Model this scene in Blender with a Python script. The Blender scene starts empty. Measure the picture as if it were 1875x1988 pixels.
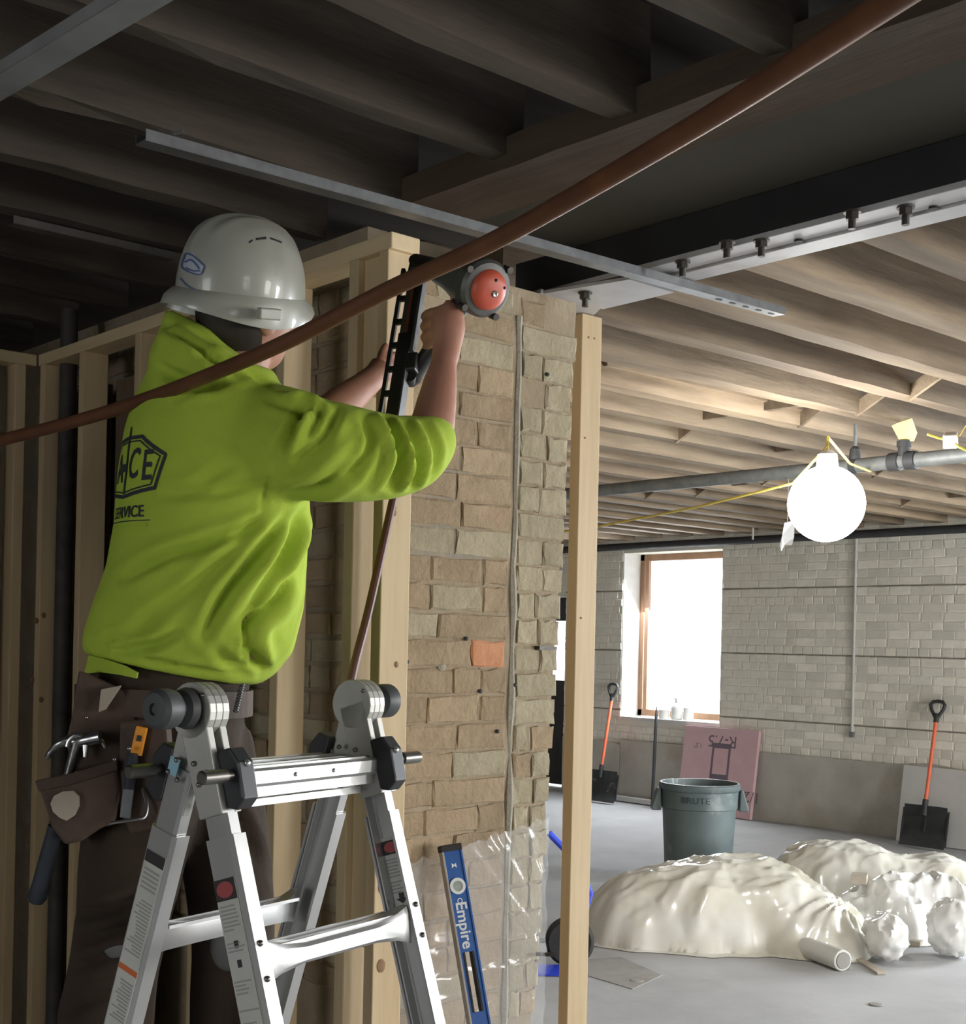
import bpy, math, random
import numpy as np
from mathutils import Vector, Matrix, noise
from mathutils.bvhtree import BVHTree

random.seed(7)
SC = bpy.context.scene
COL = SC.collection
# ------------------------------------------------------------------ camera
F, CX, CY = 2600.0, 937.5, 1250.0          # focal length and principal point, in pixels of 1875x1988
TH, ROLL, H = math.radians(48.3), math.radians(1.25), 1.66
FWD = Vector((math.cos(TH), math.sin(TH), 0))
RGT = Vector((math.sin(TH), -math.cos(TH), 0))
UP = Vector((0, 0, 1))
cam = bpy.data.cameras.new('camera')
cam.sensor_fit = 'HORIZONTAL'; cam.sensor_width = 36
cam.lens = 36 * F / 1875
cam.shift_y = (CY - 994) / 1875
cam.clip_start = 0.05
cam_o = bpy.data.objects.new('camera', cam); COL.objects.link(cam_o)
cx_ = RGT * math.cos(ROLL) + UP * math.sin(ROLL)
cy_ = -RGT * math.sin(ROLL) + UP * math.cos(ROLL)
m_ = Matrix((cx_, cy_, -FWD)).transposed().to_4x4()
m_.translation = Vector((0, 0, H))
cam_o.matrix_world = m_
SC.camera = cam_o
# ------------------------------------------------------------------ sky, exposure
SC.view_settings.view_transform = 'Standard'
SC.view_settings.look = 'None'
SC.view_settings.gamma = 1
SC.view_settings.use_curve_mapping = False
SC.view_settings.exposure = 0.0
w = bpy.data.worlds.new('world'); SC.world = w; w.use_nodes = True
bg = w.node_tree.nodes['Background']
bg.inputs[0].default_value = (0.88, 0.94, 1.0, 1); bg.inputs[1].default_value = 5.0

def window_light(name, loc, direction, sx, sz, power, color=(0.90, 0.95, 1.0)):
    l = bpy.data.lights.new(name, 'AREA'); l.shape = 'RECTANGLE'; l.size = sx; l.size_y = sz
    l.energy = power; l.color = color
    o = bpy.data.objects.new(name, l); COL.objects.link(o)
    o.location = loc; o.rotation_euler = Vector(direction).to_track_quat('-Z', 'Y').to_euler()
    return o
# daylight standing in the window openings; the unseen back pair is added light
window_light('daylight_and_fill_back', (11.3, 9.18, 1.78), (-1, -0.05, -0.75), 1.3, 1.75, 230)
for y in (2.2, -1.0):
    window_light('daylight_and_fill_back', (11.3, y, 1.78), (-1, 0.15, -0.75), 1.3, 1.75, 400)  # unseen pair, added to brighten the floor and the plastic from behind
for k, x in enumerate((4.6, 7.6)):
    window_light('daylight_right', (x, -4.75, 1.75), (0.15, 1, -0.55), 1.4, 1.6, (110, 470)[k], ((1.0, .94, .83), (.97, .97, .95))[k])
window_light('daylight_near', (0.2, -4.75, 1.65), (0.05, 1, -0.5), 1.2, 1.4, 8, (1.0, .93, .80))
window_light('daylight_front', (-3.35, 1.5, 1.7), (1, 0.15, -0.45), 1.3, 1.4, 11, (1.0, .92, .78))

# ------------------------------------------------------------------ helpers
def at(px, py, d):
    u, v = (px - CX) / F, (CY - py) / F
    r = u * math.cos(ROLL) - v * math.sin(ROLL)
    z = u * math.sin(ROLL) + v * math.cos(ROLL)
    return FWD * d + RGT * (r * d) + UP * (H + z * d)
def ray(px, py):
    return at(px, py, 1.0) - Vector((0, 0, H))
def onX(px, py, X): r = ray(px, py); return Vector((0, 0, H)) + r * (X / r.x)
def onY(px, py, Y): r = ray(px, py); return Vector((0, 0, H)) + r * (Y / r.y)
def onZ(px, py, Z): r = ray(px, py); return Vector((0, 0, H)) + r * ((Z - H) / r.z)
def cw(r, f, z): return RGT * r + FWD * f + UP * z     # camera-aligned ground frame -> world
def depth_of(p): return p.x * FWD.x + p.y * FWD.y

class MB:
    def __init__(s): s.v = []; s.f = []
    def add(s, vs, fs):
        n = len(s.v); s.v += [tuple(p) for p in vs]; s.f += [tuple(i + n for i in f) for f in fs]
        return s
    def box(s, c, size, R=None):
        c = Vector(c); R = R or Matrix.Identity(3); sx, sy, sz = [k / 2 for k in size]
        P = [c + R @ Vector((a * sx, b * sy, d * sz)) for a in (-1, 1) for b in (-1, 1) for d in (-1, 1)]
        return s.add(P, [(0, 1, 3, 2), (4, 6, 7, 5), (0, 4, 5, 1), (2, 3, 7, 6), (0, 2, 6, 4), (1, 5, 7, 3)])
    def box2(s, a, b):
        return s.box([(p + q) / 2 for p, q in zip(a, b)], [abs(q - p) for p, q in zip(a, b)])
    def bar(s, p, q, wdt, hgt, up=(0, 0, 1)):
        p, q = Vector(p), Vector(q); z = (q - p); L = z.length; z.normalize()
        x = Vector(up).cross(z).normalized(); y = z.cross(x)
        return s.box((p + q) / 2, (wdt, hgt, L), Matrix((x, y, z)).transposed())
    def rough_bar(s, p, q, wdt, hgt, seed=0, n=18, jit=.006, up=(0, 0, 1)):
        p, q = Vector(p), Vector(q); z = (q - p).normalized()
        x = Vector(up).cross(z).normalized(); y = z.cross(x); rings = []
        for k in range(n + 1):
            c = p.lerp(q, k / n); ring = []
            for i, (a, b) in enumerate(((-1, -1), (1, -1), (1, 1), (-1, 1))):
                nz = noise.noise_vector(Vector((k * .9 + seed * 13.1, i * 7.7, seed))) * jit
                ring.append(c + x * (a * wdt / 2 + nz.x) + y * (b * hgt / 2 + nz.y))
            rings.append(ring)
        return s.loft(rings)
    def loft(s, rings, caps=True, closed=True):
        n = len(rings[0]); vs = [p for r in rings for p in r]; fs = []
        for k in range(len(rings) - 1):
            for i in range(n if closed else n - 1):
                j = (i + 1) % n
                fs.append((k * n + i, k * n + j, (k + 1) * n + j, (k + 1) * n + i))
        if caps and closed:
            fs.append(tuple(range(n - 1, -1, -1))); fs.append(tuple((len(rings) - 1) * n + i for i in range(n)))
        return s.add(vs, fs)
    def tube(s, path, r, n=10, caps=True, squash=None):
        path = [Vector(p) for p in path]; rs = r if isinstance(r, (list, tuple)) else [r] * len(path)
        rings = []; x = None
        for k, p in enumerate(path):
            t = (path[min(k + 1, len(path) - 1)] - path[max(k - 1, 0)]).normalized()
            if x is None:
                a = Vector((0, 0, 1)) if abs(t.z) < .9 else Vector((1, 0, 0))
                x = a.cross(t).normalized()
            else:
                x = (x - t * x.dot(t)).normalized()
            y = t.cross(x)
            rings.append([p + (x * math.cos(2 * math.pi * i / n) + y * math.sin(2 * math.pi * i / n) * (squash or 1)) * rs[k] for i in range(n)])
        return s.loft(rings, caps)
    def lathe(s, prof, c, axis=(0, 0, 1), n=24, caps=True):
        c = Vector(c); z = Vector(axis).normalized()
        a = Vector((0, 0, 1)) if abs(z.z) < .9 else Vector((1, 0, 0))
        x = a.cross(z).normalized(); y = z.cross(x)
        return s.loft([[c + z * h + (x * math.cos(2 * math.pi * i / n) + y * math.sin(2 * math.pi * i / n)) * r for i in range(n)] for r, h in prof], caps)
    def prism(s, poly, o, ux, uy, d):
        o, ux, uy, d = Vector(o), Vector(ux), Vector(uy), Vector(d); n = len(poly)
        A = [o + ux * a + uy * b for a, b in poly]; B = [p + d for p in A]
        fs = [tuple(range(n - 1, -1, -1)), tuple(range(n, 2 * n))] + [(i, (i + 1) % n, n + (i + 1) % n, n + i) for i in range(n)]
        return s.add(A + B, fs)
    def ball(s, c, rad, R=None, nu=20, nv=12):
        c = Vector(c); R = R or Matrix.Identity(3)
        if not hasattr(rad, '__len__'): rad = (rad,) * 3
        vs = [c + R @ Vector((0, 0, -rad[2]))]
        for j in range(1, nv):
            t = -math.pi / 2 + math.pi * j / nv
            for i in range(nu):
                p = 2 * math.pi * i / nu
                vs.append(c + R @ Vector((rad[0] * math.cos(t) * math.cos(p), rad[1] * math.cos(t) * math.sin(p), rad[2] * math.sin(t))))
        vs.append(c + R @ Vector((0, 0, rad[2])))
        fs = [(0, 1 + (i + 1) % nu, 1 + i) for i in range(nu)]
        for j in range(nv - 2):
            for i in range(nu):
                a = 1 + j * nu + i; b = 1 + j * nu + (i + 1) % nu
                fs.append((a, b, b + nu, a + nu))
        L = len(vs) - 1; o = 1 + (nv - 2) * nu
        fs += [(o + i, o + (i + 1) % nu, L) for i in range(nu)]
        return s.add(vs, fs)

WL = {}     # object -> world location of its origin
def link(o, loc, parent):
    COL.objects.link(o)
    loc = Vector(loc)
    if parent is not None:
        o.parent = parent; o.location = loc - WL[parent.name]
    else:
        o.location = loc
    WL[o.name] = loc
    return o
def tag(o, label=None, cat=None, group=None, kind=None):
    if label: o['label'] = label
    if cat: o['category'] = cat
    if group: o['group'] = group
    if kind: o['kind'] = kind
    return o
def thing(name, label, cat, loc, group=None, kind=None):
    o = bpy.data.objects.new(name, None); o.empty_display_size = .05
    link(o, loc, None); return tag(o, label, cat, group, kind)
def build(name, mb, material, parent=None, label=None, smooth=False, bevel=0, kind=None, cat=None, group=None, ang=35, loc=None):
    if isinstance(mb, bpy.types.Mesh): me = mb
    else:
        a = np.array(mb.v, dtype=float)
        c = Vector(loc) if loc is not None else Vector(((a.min(0) + a.max(0)) / 2).tolist())
        me = bpy.data.meshes.new(name)
        me.from_pydata((a - np.array(c)).tolist(), [], mb.f); me.update()
    if isinstance(mb, bpy.types.Mesh): c = Vector(loc if loc is not None else (0, 0, 0))
    me.materials.clear()
    for m in (material if isinstance(material, (list, tuple)) else [material]): me.materials.append(m)
    if smooth:
        me.polygons.foreach_set('use_smooth', [True] * len(me.polygons))
        if ang: me.set_sharp_from_angle(angle=math.radians(ang))
    o = bpy.data.objects.new(name, me); link(o, c, parent)
    if bevel:
        b = o.modifiers.new('bevel', 'BEVEL'); b.width = bevel; b.segments = 2; b.limit_method = 'ANGLE'; b.angle_limit = math.radians(40)
    return tag(o, label, cat, group, kind)
def evaluated(me, mods):
    """mesh after a stack of modifiers, without operators"""
    t = bpy.data.objects.new('tmp', me); COL.objects.link(t)
    for kind, kw in mods:
        m = t.modifiers.new(kind, kind)
        for k, v in kw.items(): setattr(m, k, v)
    dg = bpy.context.evaluated_depsgraph_get(); dg.update()
    out = bpy.data.meshes.new_from_object(t.evaluated_get(dg))
    bpy.data.objects.remove(t); return out
def remesh(mb, voxel, it=4, fac=.5):
    me = bpy.data.meshes.new('tmp'); me.from_pydata(mb.v, [], mb.f); me.update()
    return evaluated(me, [('REMESH', dict(mode='VOXEL', voxel_size=voxel)), ('SMOOTH', dict(iterations=it, factor=fac))])
def text_mesh(body, size, extrude=0.0, fat=0.0):
    """flat text as (verts, faces), centred"""
    c = bpy.data.curves.new('t', 'FONT'); c.body = body; c.size = size; c.align_x = 'CENTER'; c.align_y = 'CENTER'
    c.extrude = extrude; c.offset = fat; c.resolution_u = 3
    t = bpy.data.objects.new('t', c); COL.objects.link(t)
    dg = bpy.context.evaluated_depsgraph_get(); dg.update()
    me = bpy.data.meshes.new_from_object(t.evaluated_get(dg))
    vs = [v.co.copy() for v in me.vertices]; fs = [tuple(p.vertices) for p in me.polygons]
    bpy.data.objects.remove(t); bpy.data.meshes.remove(me)
    return vs, fs

# ------------------------------------------------------------------ materials
def mat(name, c1, c2=None, scale=6, stretch=(1, 1, 1), rough=.7, metal=0, bump=0, bscale=None, rnd=0, detail=6,
        c3=None, spot=(.62, .7), spot_scale=3, trans=0, alpha=1, coat=0, emit=0, rvar=0, spec=None, sub=0, nrough=.6):
    m = bpy.data.materials.new(name); m.use_nodes = True
    nt = m.node_tree; N = nt.nodes; L = nt.links; p = N['Principled BSDF']
    col = lambda c: (c[0], c[1], c[2], 1)
    p.inputs['Base Color'].default_value = col(c1); p.inputs['Roughness'].default_value = rough
    p.inputs['Metallic'].default_value = metal; p.inputs['Transmission Weight'].default_value = trans
    p.inputs['Alpha'].default_value = alpha; p.inputs['Coat Weight'].default_value = coat
    if spec is not None: p.inputs['Specular IOR Level'].default_value = spec
    if sub: p.inputs['Subsurface Weight'].default_value = sub; p.inputs['Subsurface Radius'].default_value = (.02, .008, .004)
    if emit: p.inputs['Emission Color'].default_value = col(c1); p.inputs['Emission Strength'].default_value = emit
    if c2 is None and not bump: return m
    tc = N.new('ShaderNodeTexCoord'); mp = N.new('ShaderNodeMapping'); oi = N.new('ShaderNodeObjectInfo')
    mul = N.new('ShaderNodeVectorMath'); mul.operation = 'SCALE'; mul.inputs[0].default_value = (17, 31, 23)
    L.new(oi.outputs['Random'], mul.inputs['Scale'])
    L.new(tc.outputs['Object'], mp.inputs['Vector']); L.new(mul.outputs[0], mp.inputs['Location'])
    mp.inputs['Scale'].default_value = stretch
    def nz(sc, det=detail):
        n = N.new('ShaderNodeTexNoise'); n.inputs['Scale'].default_value = sc; n.inputs['Detail'].default_value = det
        n.inputs['Roughness'].default_value = nrough
        L.new(mp.outputs[0], n.inputs['Vector']); return n
    def mix(f, a, b):
        x = N.new('ShaderNodeMix'); x.data_type = 'RGBA'
        L.new(f, x.inputs[0])
        for s_, c in ((6, a), (7, b)):
            if isinstance(c, (tuple, list)): x.inputs[s_].default_value = col(c)
            else: L.new(c, x.inputs[s_])
        return x.outputs[2]
    def ramp(f, lo, hi):
        r = N.new('ShaderNodeMapRange'); r.inputs[1].default_value = lo; r.inputs[2].default_value = hi
        L.new(f, r.inputs[0]); return r.outputs[0]
    if c2 is not None:
        n1 = nz(scale); out = mix(ramp(n1.outputs[0], .32, .68), c1, c2)
        if c3 is not None:
            n2 = nz(spot_scale); out = mix(ramp(n2.outputs[0], *spot), out, c3)
        if rnd:
            hv = N.new('ShaderNodeHueSaturation')
            rr = N.new('ShaderNodeMapRange'); rr.inputs[3].default_value = 1 - rnd; rr.inputs[4].default_value = 1 + rnd
            L.new(oi.outputs['Random'], rr.inputs[0]); L.new(rr.outputs[0], hv.inputs['Value'])
            L.new(out, hv.inputs['Color']); out = hv.outputs[0]
        L.new(out, p.inputs['Base Color'])
    if rvar:
        n3 = nz(scale * 2); rr = N.new('ShaderNodeMapRange'); rr.inputs[3].default_value = rough - rvar; rr.inputs[4].default_value = rough + rvar
        L.new(n3.outputs[0], rr.inputs[0]); L.new(rr.outputs[0], p.inputs['Roughness'])
    if bump:
        n4 = nz(bscale or scale * 3, 8); b = N.new('ShaderNodeBump'); b.inputs['Strength'].default_value = bump; b.inputs['Distance'].default_value = .01
        L.new(n4.outputs[0], b.inputs['Height']); L.new(b.outputs[0], p.inputs['Normal'])
    return m

M = {}
M['old_joist'] = mat('old_joist', (.032, .024, .017), (.085, .066, .050), 5, (.25, 2, 2), .9, bump=.5, bscale=14, rnd=.35, c3=(.13, .075, .035), spot=(.64, .8), spot_scale=1.2)
M['pale_joist'] = mat('pale_joist', (.16, .115, .075), (.33, .255, .175), 4, (.3, 2.5, 2.5), .9, bump=.4, bscale=12, rnd=.3, c3=(.16, .11, .075), spot=(.58, .75), spot_scale=1.2)
M['subfloor_dark'] = mat('subfloor_dark', (.025, .02, .015), (.04, .032, .025), 3, (1, 6, 1), .95)
M['header_wood'] = mat('header_wood', (.046, .031, .019), (.088, .059, .038), 4, (2, .3, 2), .85, bump=.4, bscale=14, c3=(.05, .034, .022), spot=(.55, .7), spot_scale=2)
M['pine'] = mat('pine', (.50, .365, .205), (.63, .49, .305), 5, (3, 3, .25), .65, bump=.08, rnd=.08, c3=(.40, .25, .12), spot=(.7, .78), spot_scale=2.2)
M['pine_y'] = mat('pine_y', (.62, .47, .27), (.72, .57, .36), 5, (3, .25, 3), .65, bump=.08, rnd=.05)
M['knot'] = mat('knot', (.20, .10, .045), (.30, .17, .08), 60, rough=.7)
M['brick_tan'] = mat('brick_tan', (.295, .22, .135), (.385, .29, .185), 9, rough=.95, bump=.8, bscale=38, rnd=.12, c3=(.38, .235, .15), spot=(.58, .8), spot_scale=4)
M['brick_cream'] = mat('brick_cream', (.325, .275, .18), (.415, .36, .25), 9, rough=.95, bump=.8, bscale=38, rnd=.12, c3=(.30, .28, .21), spot=(.6, .75), spot_scale=5)
M['brick_red'] = mat('brick_red', (.50, .21, .10), (.58, .29, .16), 12, rough=.95, bump=.5, bscale=45)
M['mortar'] = mat('mortar', (.30, .235, .155), (.375, .30, .21), 10, rough=.98, bump=.6, bscale=40, c3=(.27, .25, .21), spot=(.55, .7), spot_scale=4)
M['brick_far'] = mat('brick_far', (.76, .73, .63), (.86, .83, .74), 7, rough=.95, bump=.4, bscale=30, rnd=.15)
M['mortar_far'] = mat('mortar_far', (.70, .67, .58), (.78, .75, .66), 8, rough=.98)
M['plaster'] = mat('plaster', (.44, .42, .37), (.58, .56, .50), 2.5, rough=.95, bump=.4, bscale=20, c3=(.46, .38, .29), spot=(.58, .72), spot_scale=1.1)
M['concrete'] = mat('concrete', (.38, .385, .392), (.49, .495, .50), 1.3, rough=.75, bump=.12, bscale=25, c3=(.32, .325, .33), spot=(.55, .72), spot_scale=.7, detail=9, rvar=.12)
M['concrete_patch'] = mat('concrete_patch', (.28, .27, .25), (.36, .35, .33), 6, rough=.8, bump=.1)
M['wall_paint'] = mat('wall_paint', (.22, .20, .17), (.27, .25, .21), 3, rough=.95)
M['steel_dark'] = mat('steel_dark', (.020, .021, .024), (.033, .034, .037), 5, rough=.55, metal=.3, rvar=.1)
M['steel_grey'] = mat('steel_grey', (.50, .50, .52), (.60, .60, .62), 7, rough=.55, metal=.25, c3=(.40, .38, .36), spot=(.6, .75), spot_scale=4)
M['soffit'] = mat('soffit', (.062, .057, .046), (.074, .069, .056), 2, rough=.9)
M['galv'] = mat('galv', (.13, .133, .14), (.19, .195, .20), 20, rough=.45, metal=.7, rvar=.1)
M['hole_black'] = mat('hole_black', (.012, .012, .012))
M['bolt'] = mat('bolt', (.06, .055, .05), (.10, .09, .08), 40, rough=.5, metal=.6)

# ------------------------------------------------------------------ setting: floor, walls, ceiling
XB, YR, YL, XF = 10.8, -4.4, 12.0, -3.0       # back wall, right wall, left wall, wall behind the camera
JB, JT = H + 1.15, H + 1.40                   # joist undersides, subfloor
b = MB().box2((XF, YR, -.1), (XB + .5, YL, 0)); fl = build('floor', b, M['concrete'], kind='structure')
q = [onZ(x, y, 0.002) for x, y in ((1142, 1862), (1205, 1858), (1285, 1893), (1228, 1920), (1120, 1888))]
b = MB().prism([(p.x, p.y) for p in q], (0, 0, .0005), (1, 0, 0), (0, 1, 0), (0, 0, .0025))
build('floor_patch', b, M['concrete_patch'], fl, label='darker concrete patch in the floor')
for px, py in ((1700, 1951), (1236, 1905)):
    p = onZ(px, py, 0); b = MB().lathe([(.035, .003), (.03, .006), (.012, .007)], p, n=14); build('floor_spot', b, M['concrete_patch'], fl)

def wall_with_holes(name, axis, pos, thick, a0, a1, z0, z1, holes, material):
    """axis 'X': wall in plane X=pos, thick away from the room; holes (a0,a1,z0,z1)"""
    b = MB()
    As = sorted({a0, a1, *[h[0] for h in holes], *[h[1] for h in holes]})
    for p, q in zip(As, As[1:]):
        hs = sorted([(h[2], h[3]) for h in holes if h[0] <= p and h[1] >= q]); z = z0
        for u, v in hs + [(z1, z1)]:
            if u > z + 1e-6:
                if axis == 'X': b.box2((pos, p, z), (pos + thick, q, u))
                else: b.box2((p, pos, z), (q, pos + thick, u))
            z = v
    return build(name, b, material, kind='structure')
WIN = (8.50, 9.86, .884, 2.675)
DOOR = (10.72, 11.72, 0, 2.22)
wb = wall_with_holes('wall_back', 'X', XB, .42, YR, YL, 0, JT, [WIN, DOOR, (1.5, 2.9, .884, 2.675), (-1.7, -.3, .884, 2.675)], M['mortar_far'])  # last two openings are unseen, added for the extra back light
wr = wall_with_holes('wall_right', 'Y', YR, -.3, XF, XB + .42, 0, JT, [(3.85, 5.35, .9, 2.6), (6.85, 8.35, .9, 2.6), (-.45, .85, .9, 2.4)], M['wall_paint'])
build('wall_left', MB().box2((XF, YL, 0), (XB + .42, YL + .2, JT)), M['wall_paint'], kind='structure')
wall_with_holes('wall_front', 'X', XF, -.2, YR, YL + .2, 0, JT, [(.8, 2.2, .95, 2.45)], M['wall_paint'])
ce = build('ceiling', MB().box2((XF, YR, JT), (XB + .5, YL, JT + .1)), M['subfloor_dark'], kind='structure')

# joists of the near bay (dark) and of the far room (pale), each its own piece
for k in range(-5, 24):
    y = 1.565 + .405 * k
    wdt = .055 + .012 * random.random(); dz = random.uniform(-.008, .012)
    o = build('joist', MB().rough_bar((XF, y, (JB + JT) / 2 + dz / 2), (2.185, y + random.uniform(-.01, .01), (JB + JT) / 2 + dz / 2), JT - JB - dz, wdt, k, 26, .013, up=(0, 1, 0)), M['old_joist'], ce)
for k in range(-14, 26):
    y = 1.66 + .405 * k
    wdt = .092 + .02 * random.random(); dz = random.uniform(-.008, .012)
    build('joist', MB().rough_bar((2.93, y, (JB + JT) / 2 + dz / 2), (XB, y + random.uniform(-.015, .015), (JB + JT) / 2 + dz / 2), JT - JB - dz, wdt, 50 + k, 40, .005, up=(0, 1, 0)), M['pale_joist'], ce)
# bridging blocks between pale joists
for px, py, lean in ((1735, 770, 1), (1850, 735, 1), (1545, 780, 0), (1320, 835, 1), (1170, 830, 1), (1415, 800, 0), (1275, 950, 1), (1220, 950, 0), (1375, 945, 1), (1440, 935, 0), (1520, 920, 1), (1785, 965, 1), (1850, 960, 0), (1725, 905, 1), (1600, 860, 0), (1580, 800, 1)):
    p = onZ(px, py, JB + .06); k = math.floor((p.y - 1.66) / .405); y = 1.66 + .405 * k
    if lean:
        b = MB().bar((p.x, y + .02, JB + .21), (p.x, y + .385, JB + .015), .06, .022, up=(1, 0, 0))
    else:
        b = MB().box((p.x, y + .2025, JB + .12), (.045, .355, .17))
    build('blocking', b, M['pale_joist'], ce)
for (xa, ya), (xb_, yb) in (((1175, 700), (1700, 770)), ((1350, 775), (1480, 800))):
    p = onZ(xa, ya, JB + .10); q = onZ(xb_, yb, JB + .10); q.y = p.y
    build('furring_strip', MB().rough_bar(p, q, .03, .045, 3, 12, .004), M['pale_joist'], ce)

# ------------------------------------------------------------------ back wall: bricks, plaster, window, door
def brick_mesh(L, h, d, seed, cache={}):
    key = (round(L, 2), round(h, 3), seed % 4)
    if key in cache: return cache[key]
    rn = random.Random(hash(key) & 0xffff); L = key[0]
    j = lambda a: rn.uniform(-a, a); vs = []
    out = [(-1, -1), (-.35, -1), (.4, -1), (1, -1), (1, .1), (1, 1), (.35, 1), (-.4, 1), (-1, 1), (-1, -.1)]
    for dep, ins, a in ((d / 2, 0, 0), (-d / 2 + .004, 0, .0045), (-d / 2, .0045, .0045)):
        for sx, sz in out:
            vs.append((sx * (L / 2 - ins) + j(a), dep + j(a * .35), sz * (h / 2 - ins) + j(a * .8)))
    fs = [tuple(range(9, -1, -1)), tuple(range(20, 30))]
    for k in (0, 10):
        for i in range(10):
            fs.append((k + i, k + (i + 1) % 10, k + 10 + (i + 1) % 10, k + 10 + i))
    me = bpy.data.meshes.new('brick'); me.from_pydata(vs, [], fs); me.update(); cache[key] = me; return me
def put_brick(parent, L, h, d, loc, facing, material, seed):
    """front of the brick looks along -Y ('Y') or -X ('X')"""
    src = brick_mesh(L, h, d, seed); key = 'brick_%s_%s' % (src.name, material.name)
    me = bpy.data.meshes.get(key)
    if me is None:
        me = src.copy(); me.name = key; me.materials.append(material)
    o = bpy.data.objects.new('brick', me); link(o, loc, parent)
    if facing == 'X': o.rotation_euler.z = -math.pi / 2
    return o
def joined_bricks(name, lst, parent, mats_, label=None):
    b = MB(); mi = []
    for L, h, d, loc, facing, mk, seed in lst:
        src = brick_mesh(L, h, d, seed); n = len(b.f)
        R = Matrix.Rotation(-math.pi / 2, 3, 'Z') if facing == 'X' else Matrix.Identity(3)
        b.add([R @ v.co + Vector(loc) for v in src.vertices], [tuple(p.vertices) for p in src.polygons])
        mi += [mk] * (len(b.f) - n)
    o = build(name, b, mats_, parent, kind='stuff'); o.data.polygons.foreach_set('material_index', mi); return o

M['groove_shade'] = mat('groove_shade', (.20, .185, .155), (.30, .275, .23), 14, rough=.98)  # dark colour for the shade in the far wall's grooves
CH = .079; far = []
zt = .66
k = 0
while zt + CH < JB + .05:
    y = 4.2 - (k % 2) * .11
    while y < 11.9:
        L = random.choice((.215, .215, .215, .10)) if k % 6 else .105
        a, c = y + .004, y + L
        y += L + .006
        hit = False
        for h0, h1, u, v in (WIN, DOOR):
            if c > h0 and a < h1 and zt + CH > u and zt < v:
                hit = True
                if a < h0 - .06: c = h0; hit = False
                elif c > h1 + .06: a = h1; hit = False
        if not hit: far.append((c - a, CH - .006, .05, (XB + .021 - .003 * (k % 6 == 0), (a + c) / 2, zt + CH / 2), 'X', 0, random.randrange(99)))
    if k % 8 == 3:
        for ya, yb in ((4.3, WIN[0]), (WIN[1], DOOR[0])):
            build('groove_shade_line', MB().rough_bar((XB - .001, ya, zt + CH + .005), (XB - .001, yb, zt + CH + .005), .007, .012, k, 60, .0035), M['groove_shade'], wb)  # dark strip painted in as the shade of a seam groove
    zt += CH + (.010 if k % 8 == 3 else 0); k += 1
def far_key(t):
    p = t[3]; d = depth_of(Vector(p)); r = p[0] * RGT.x + p[1] * RGT.y
    x = CX + F * r / d
    return (not (1160 < x < 1875), d)
far.sort(key=far_key)
for t in far[:300]: put_brick(wb, t[0], t[1], t[2], t[3], 'X', M['brick_far'], t[6])
joined_bricks('brick_field', far[300:], wb, [M['brick_far']])
# rendered band along the foot of the back wall, with an uneven top edge
rn = random.Random(3)
pts = [(4.3, 0)] + [(4.3 + .12 * i, .66 + .03 * noise.noise(Vector((i * .35, 0, 3))) + (.02 if i < 18 else 0)) for i in range(47)] + [(4.3 + .12 * 46, 0)]
pts = [p for p in pts]
build('plaster_band', MB().prism(pts, (XB - .03, 0, 0), (0, 1, 0), (0, 0, 1), (.04, 0, 0)), M['plaster'], wb)
build('plaster_band', MB().prism([(9.82, 0), (9.83, .60), (10.1, .63), (10.45, .60), (10.70, .64), (10.70, 0)], (XB - .03, 0, 0), (0, 1, 0), (0, 0, 1), (.04, 0, 0)), M['plaster'], wb)

M['window_wood'] = mat('window_wood', (.30, .17, .10), (.42, .25, .15), 12, (1, 1, .2), rough=.6)
M['glass'] = mat('glass', (1, 1, 1), rough=.02, trans=1)
M['sill_white'] = mat('sill_white', (.62, .61, .58), (.72, .71, .68), 8, rough=.8)
xw = XB + .27
b = MB().box2((xw, WIN[1] - .07, WIN[2] + .03), (xw + .07, WIN[1], WIN[3])).box2((xw, WIN[0], WIN[2] + .03), (xw + .07, WIN[0] + .07, WIN[3]))
b.box2((xw, WIN[0], WIN[3] - .07), (xw + .07, WIN[1], WIN[3])).box2((xw, WIN[0], WIN[2] + .03), (xw + .07, WIN[1], WIN[2] + .10))
wn = build('window_1', b, M['window_wood'], kind='structure', bevel=.004)
build('sash_stile', MB().box2((xw - .03, WIN[1] - .16, WIN[2] + .10), (xw + .01, WIN[1] - .11, WIN[3] - .07)), M['window_wood'], wn)
build('window_pane', MB().box2((xw + .03, WIN[0] + .07, WIN[2] + .1), (xw + .036, WIN[1] - .07, WIN[3] - .07)), M['glass'], wn)
build('window_sill', MB().box2((XB - .03, WIN[0], WIN[2] - .012), (XB + .42, WIN[1], WIN[2] + .025)), M['sill_white'], wn)
build('window_reveal', MB().box2((XB + .004, WIN[1] - .012, WIN[2] + .025), (xw, WIN[1] - .001, WIN[3])).box2((XB + .004, WIN[0] + .001, WIN[2] + .025), (xw, WIN[0] + .012, WIN[3])), M['sill_white'], wn, label='pale brick reveal of the window')
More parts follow.
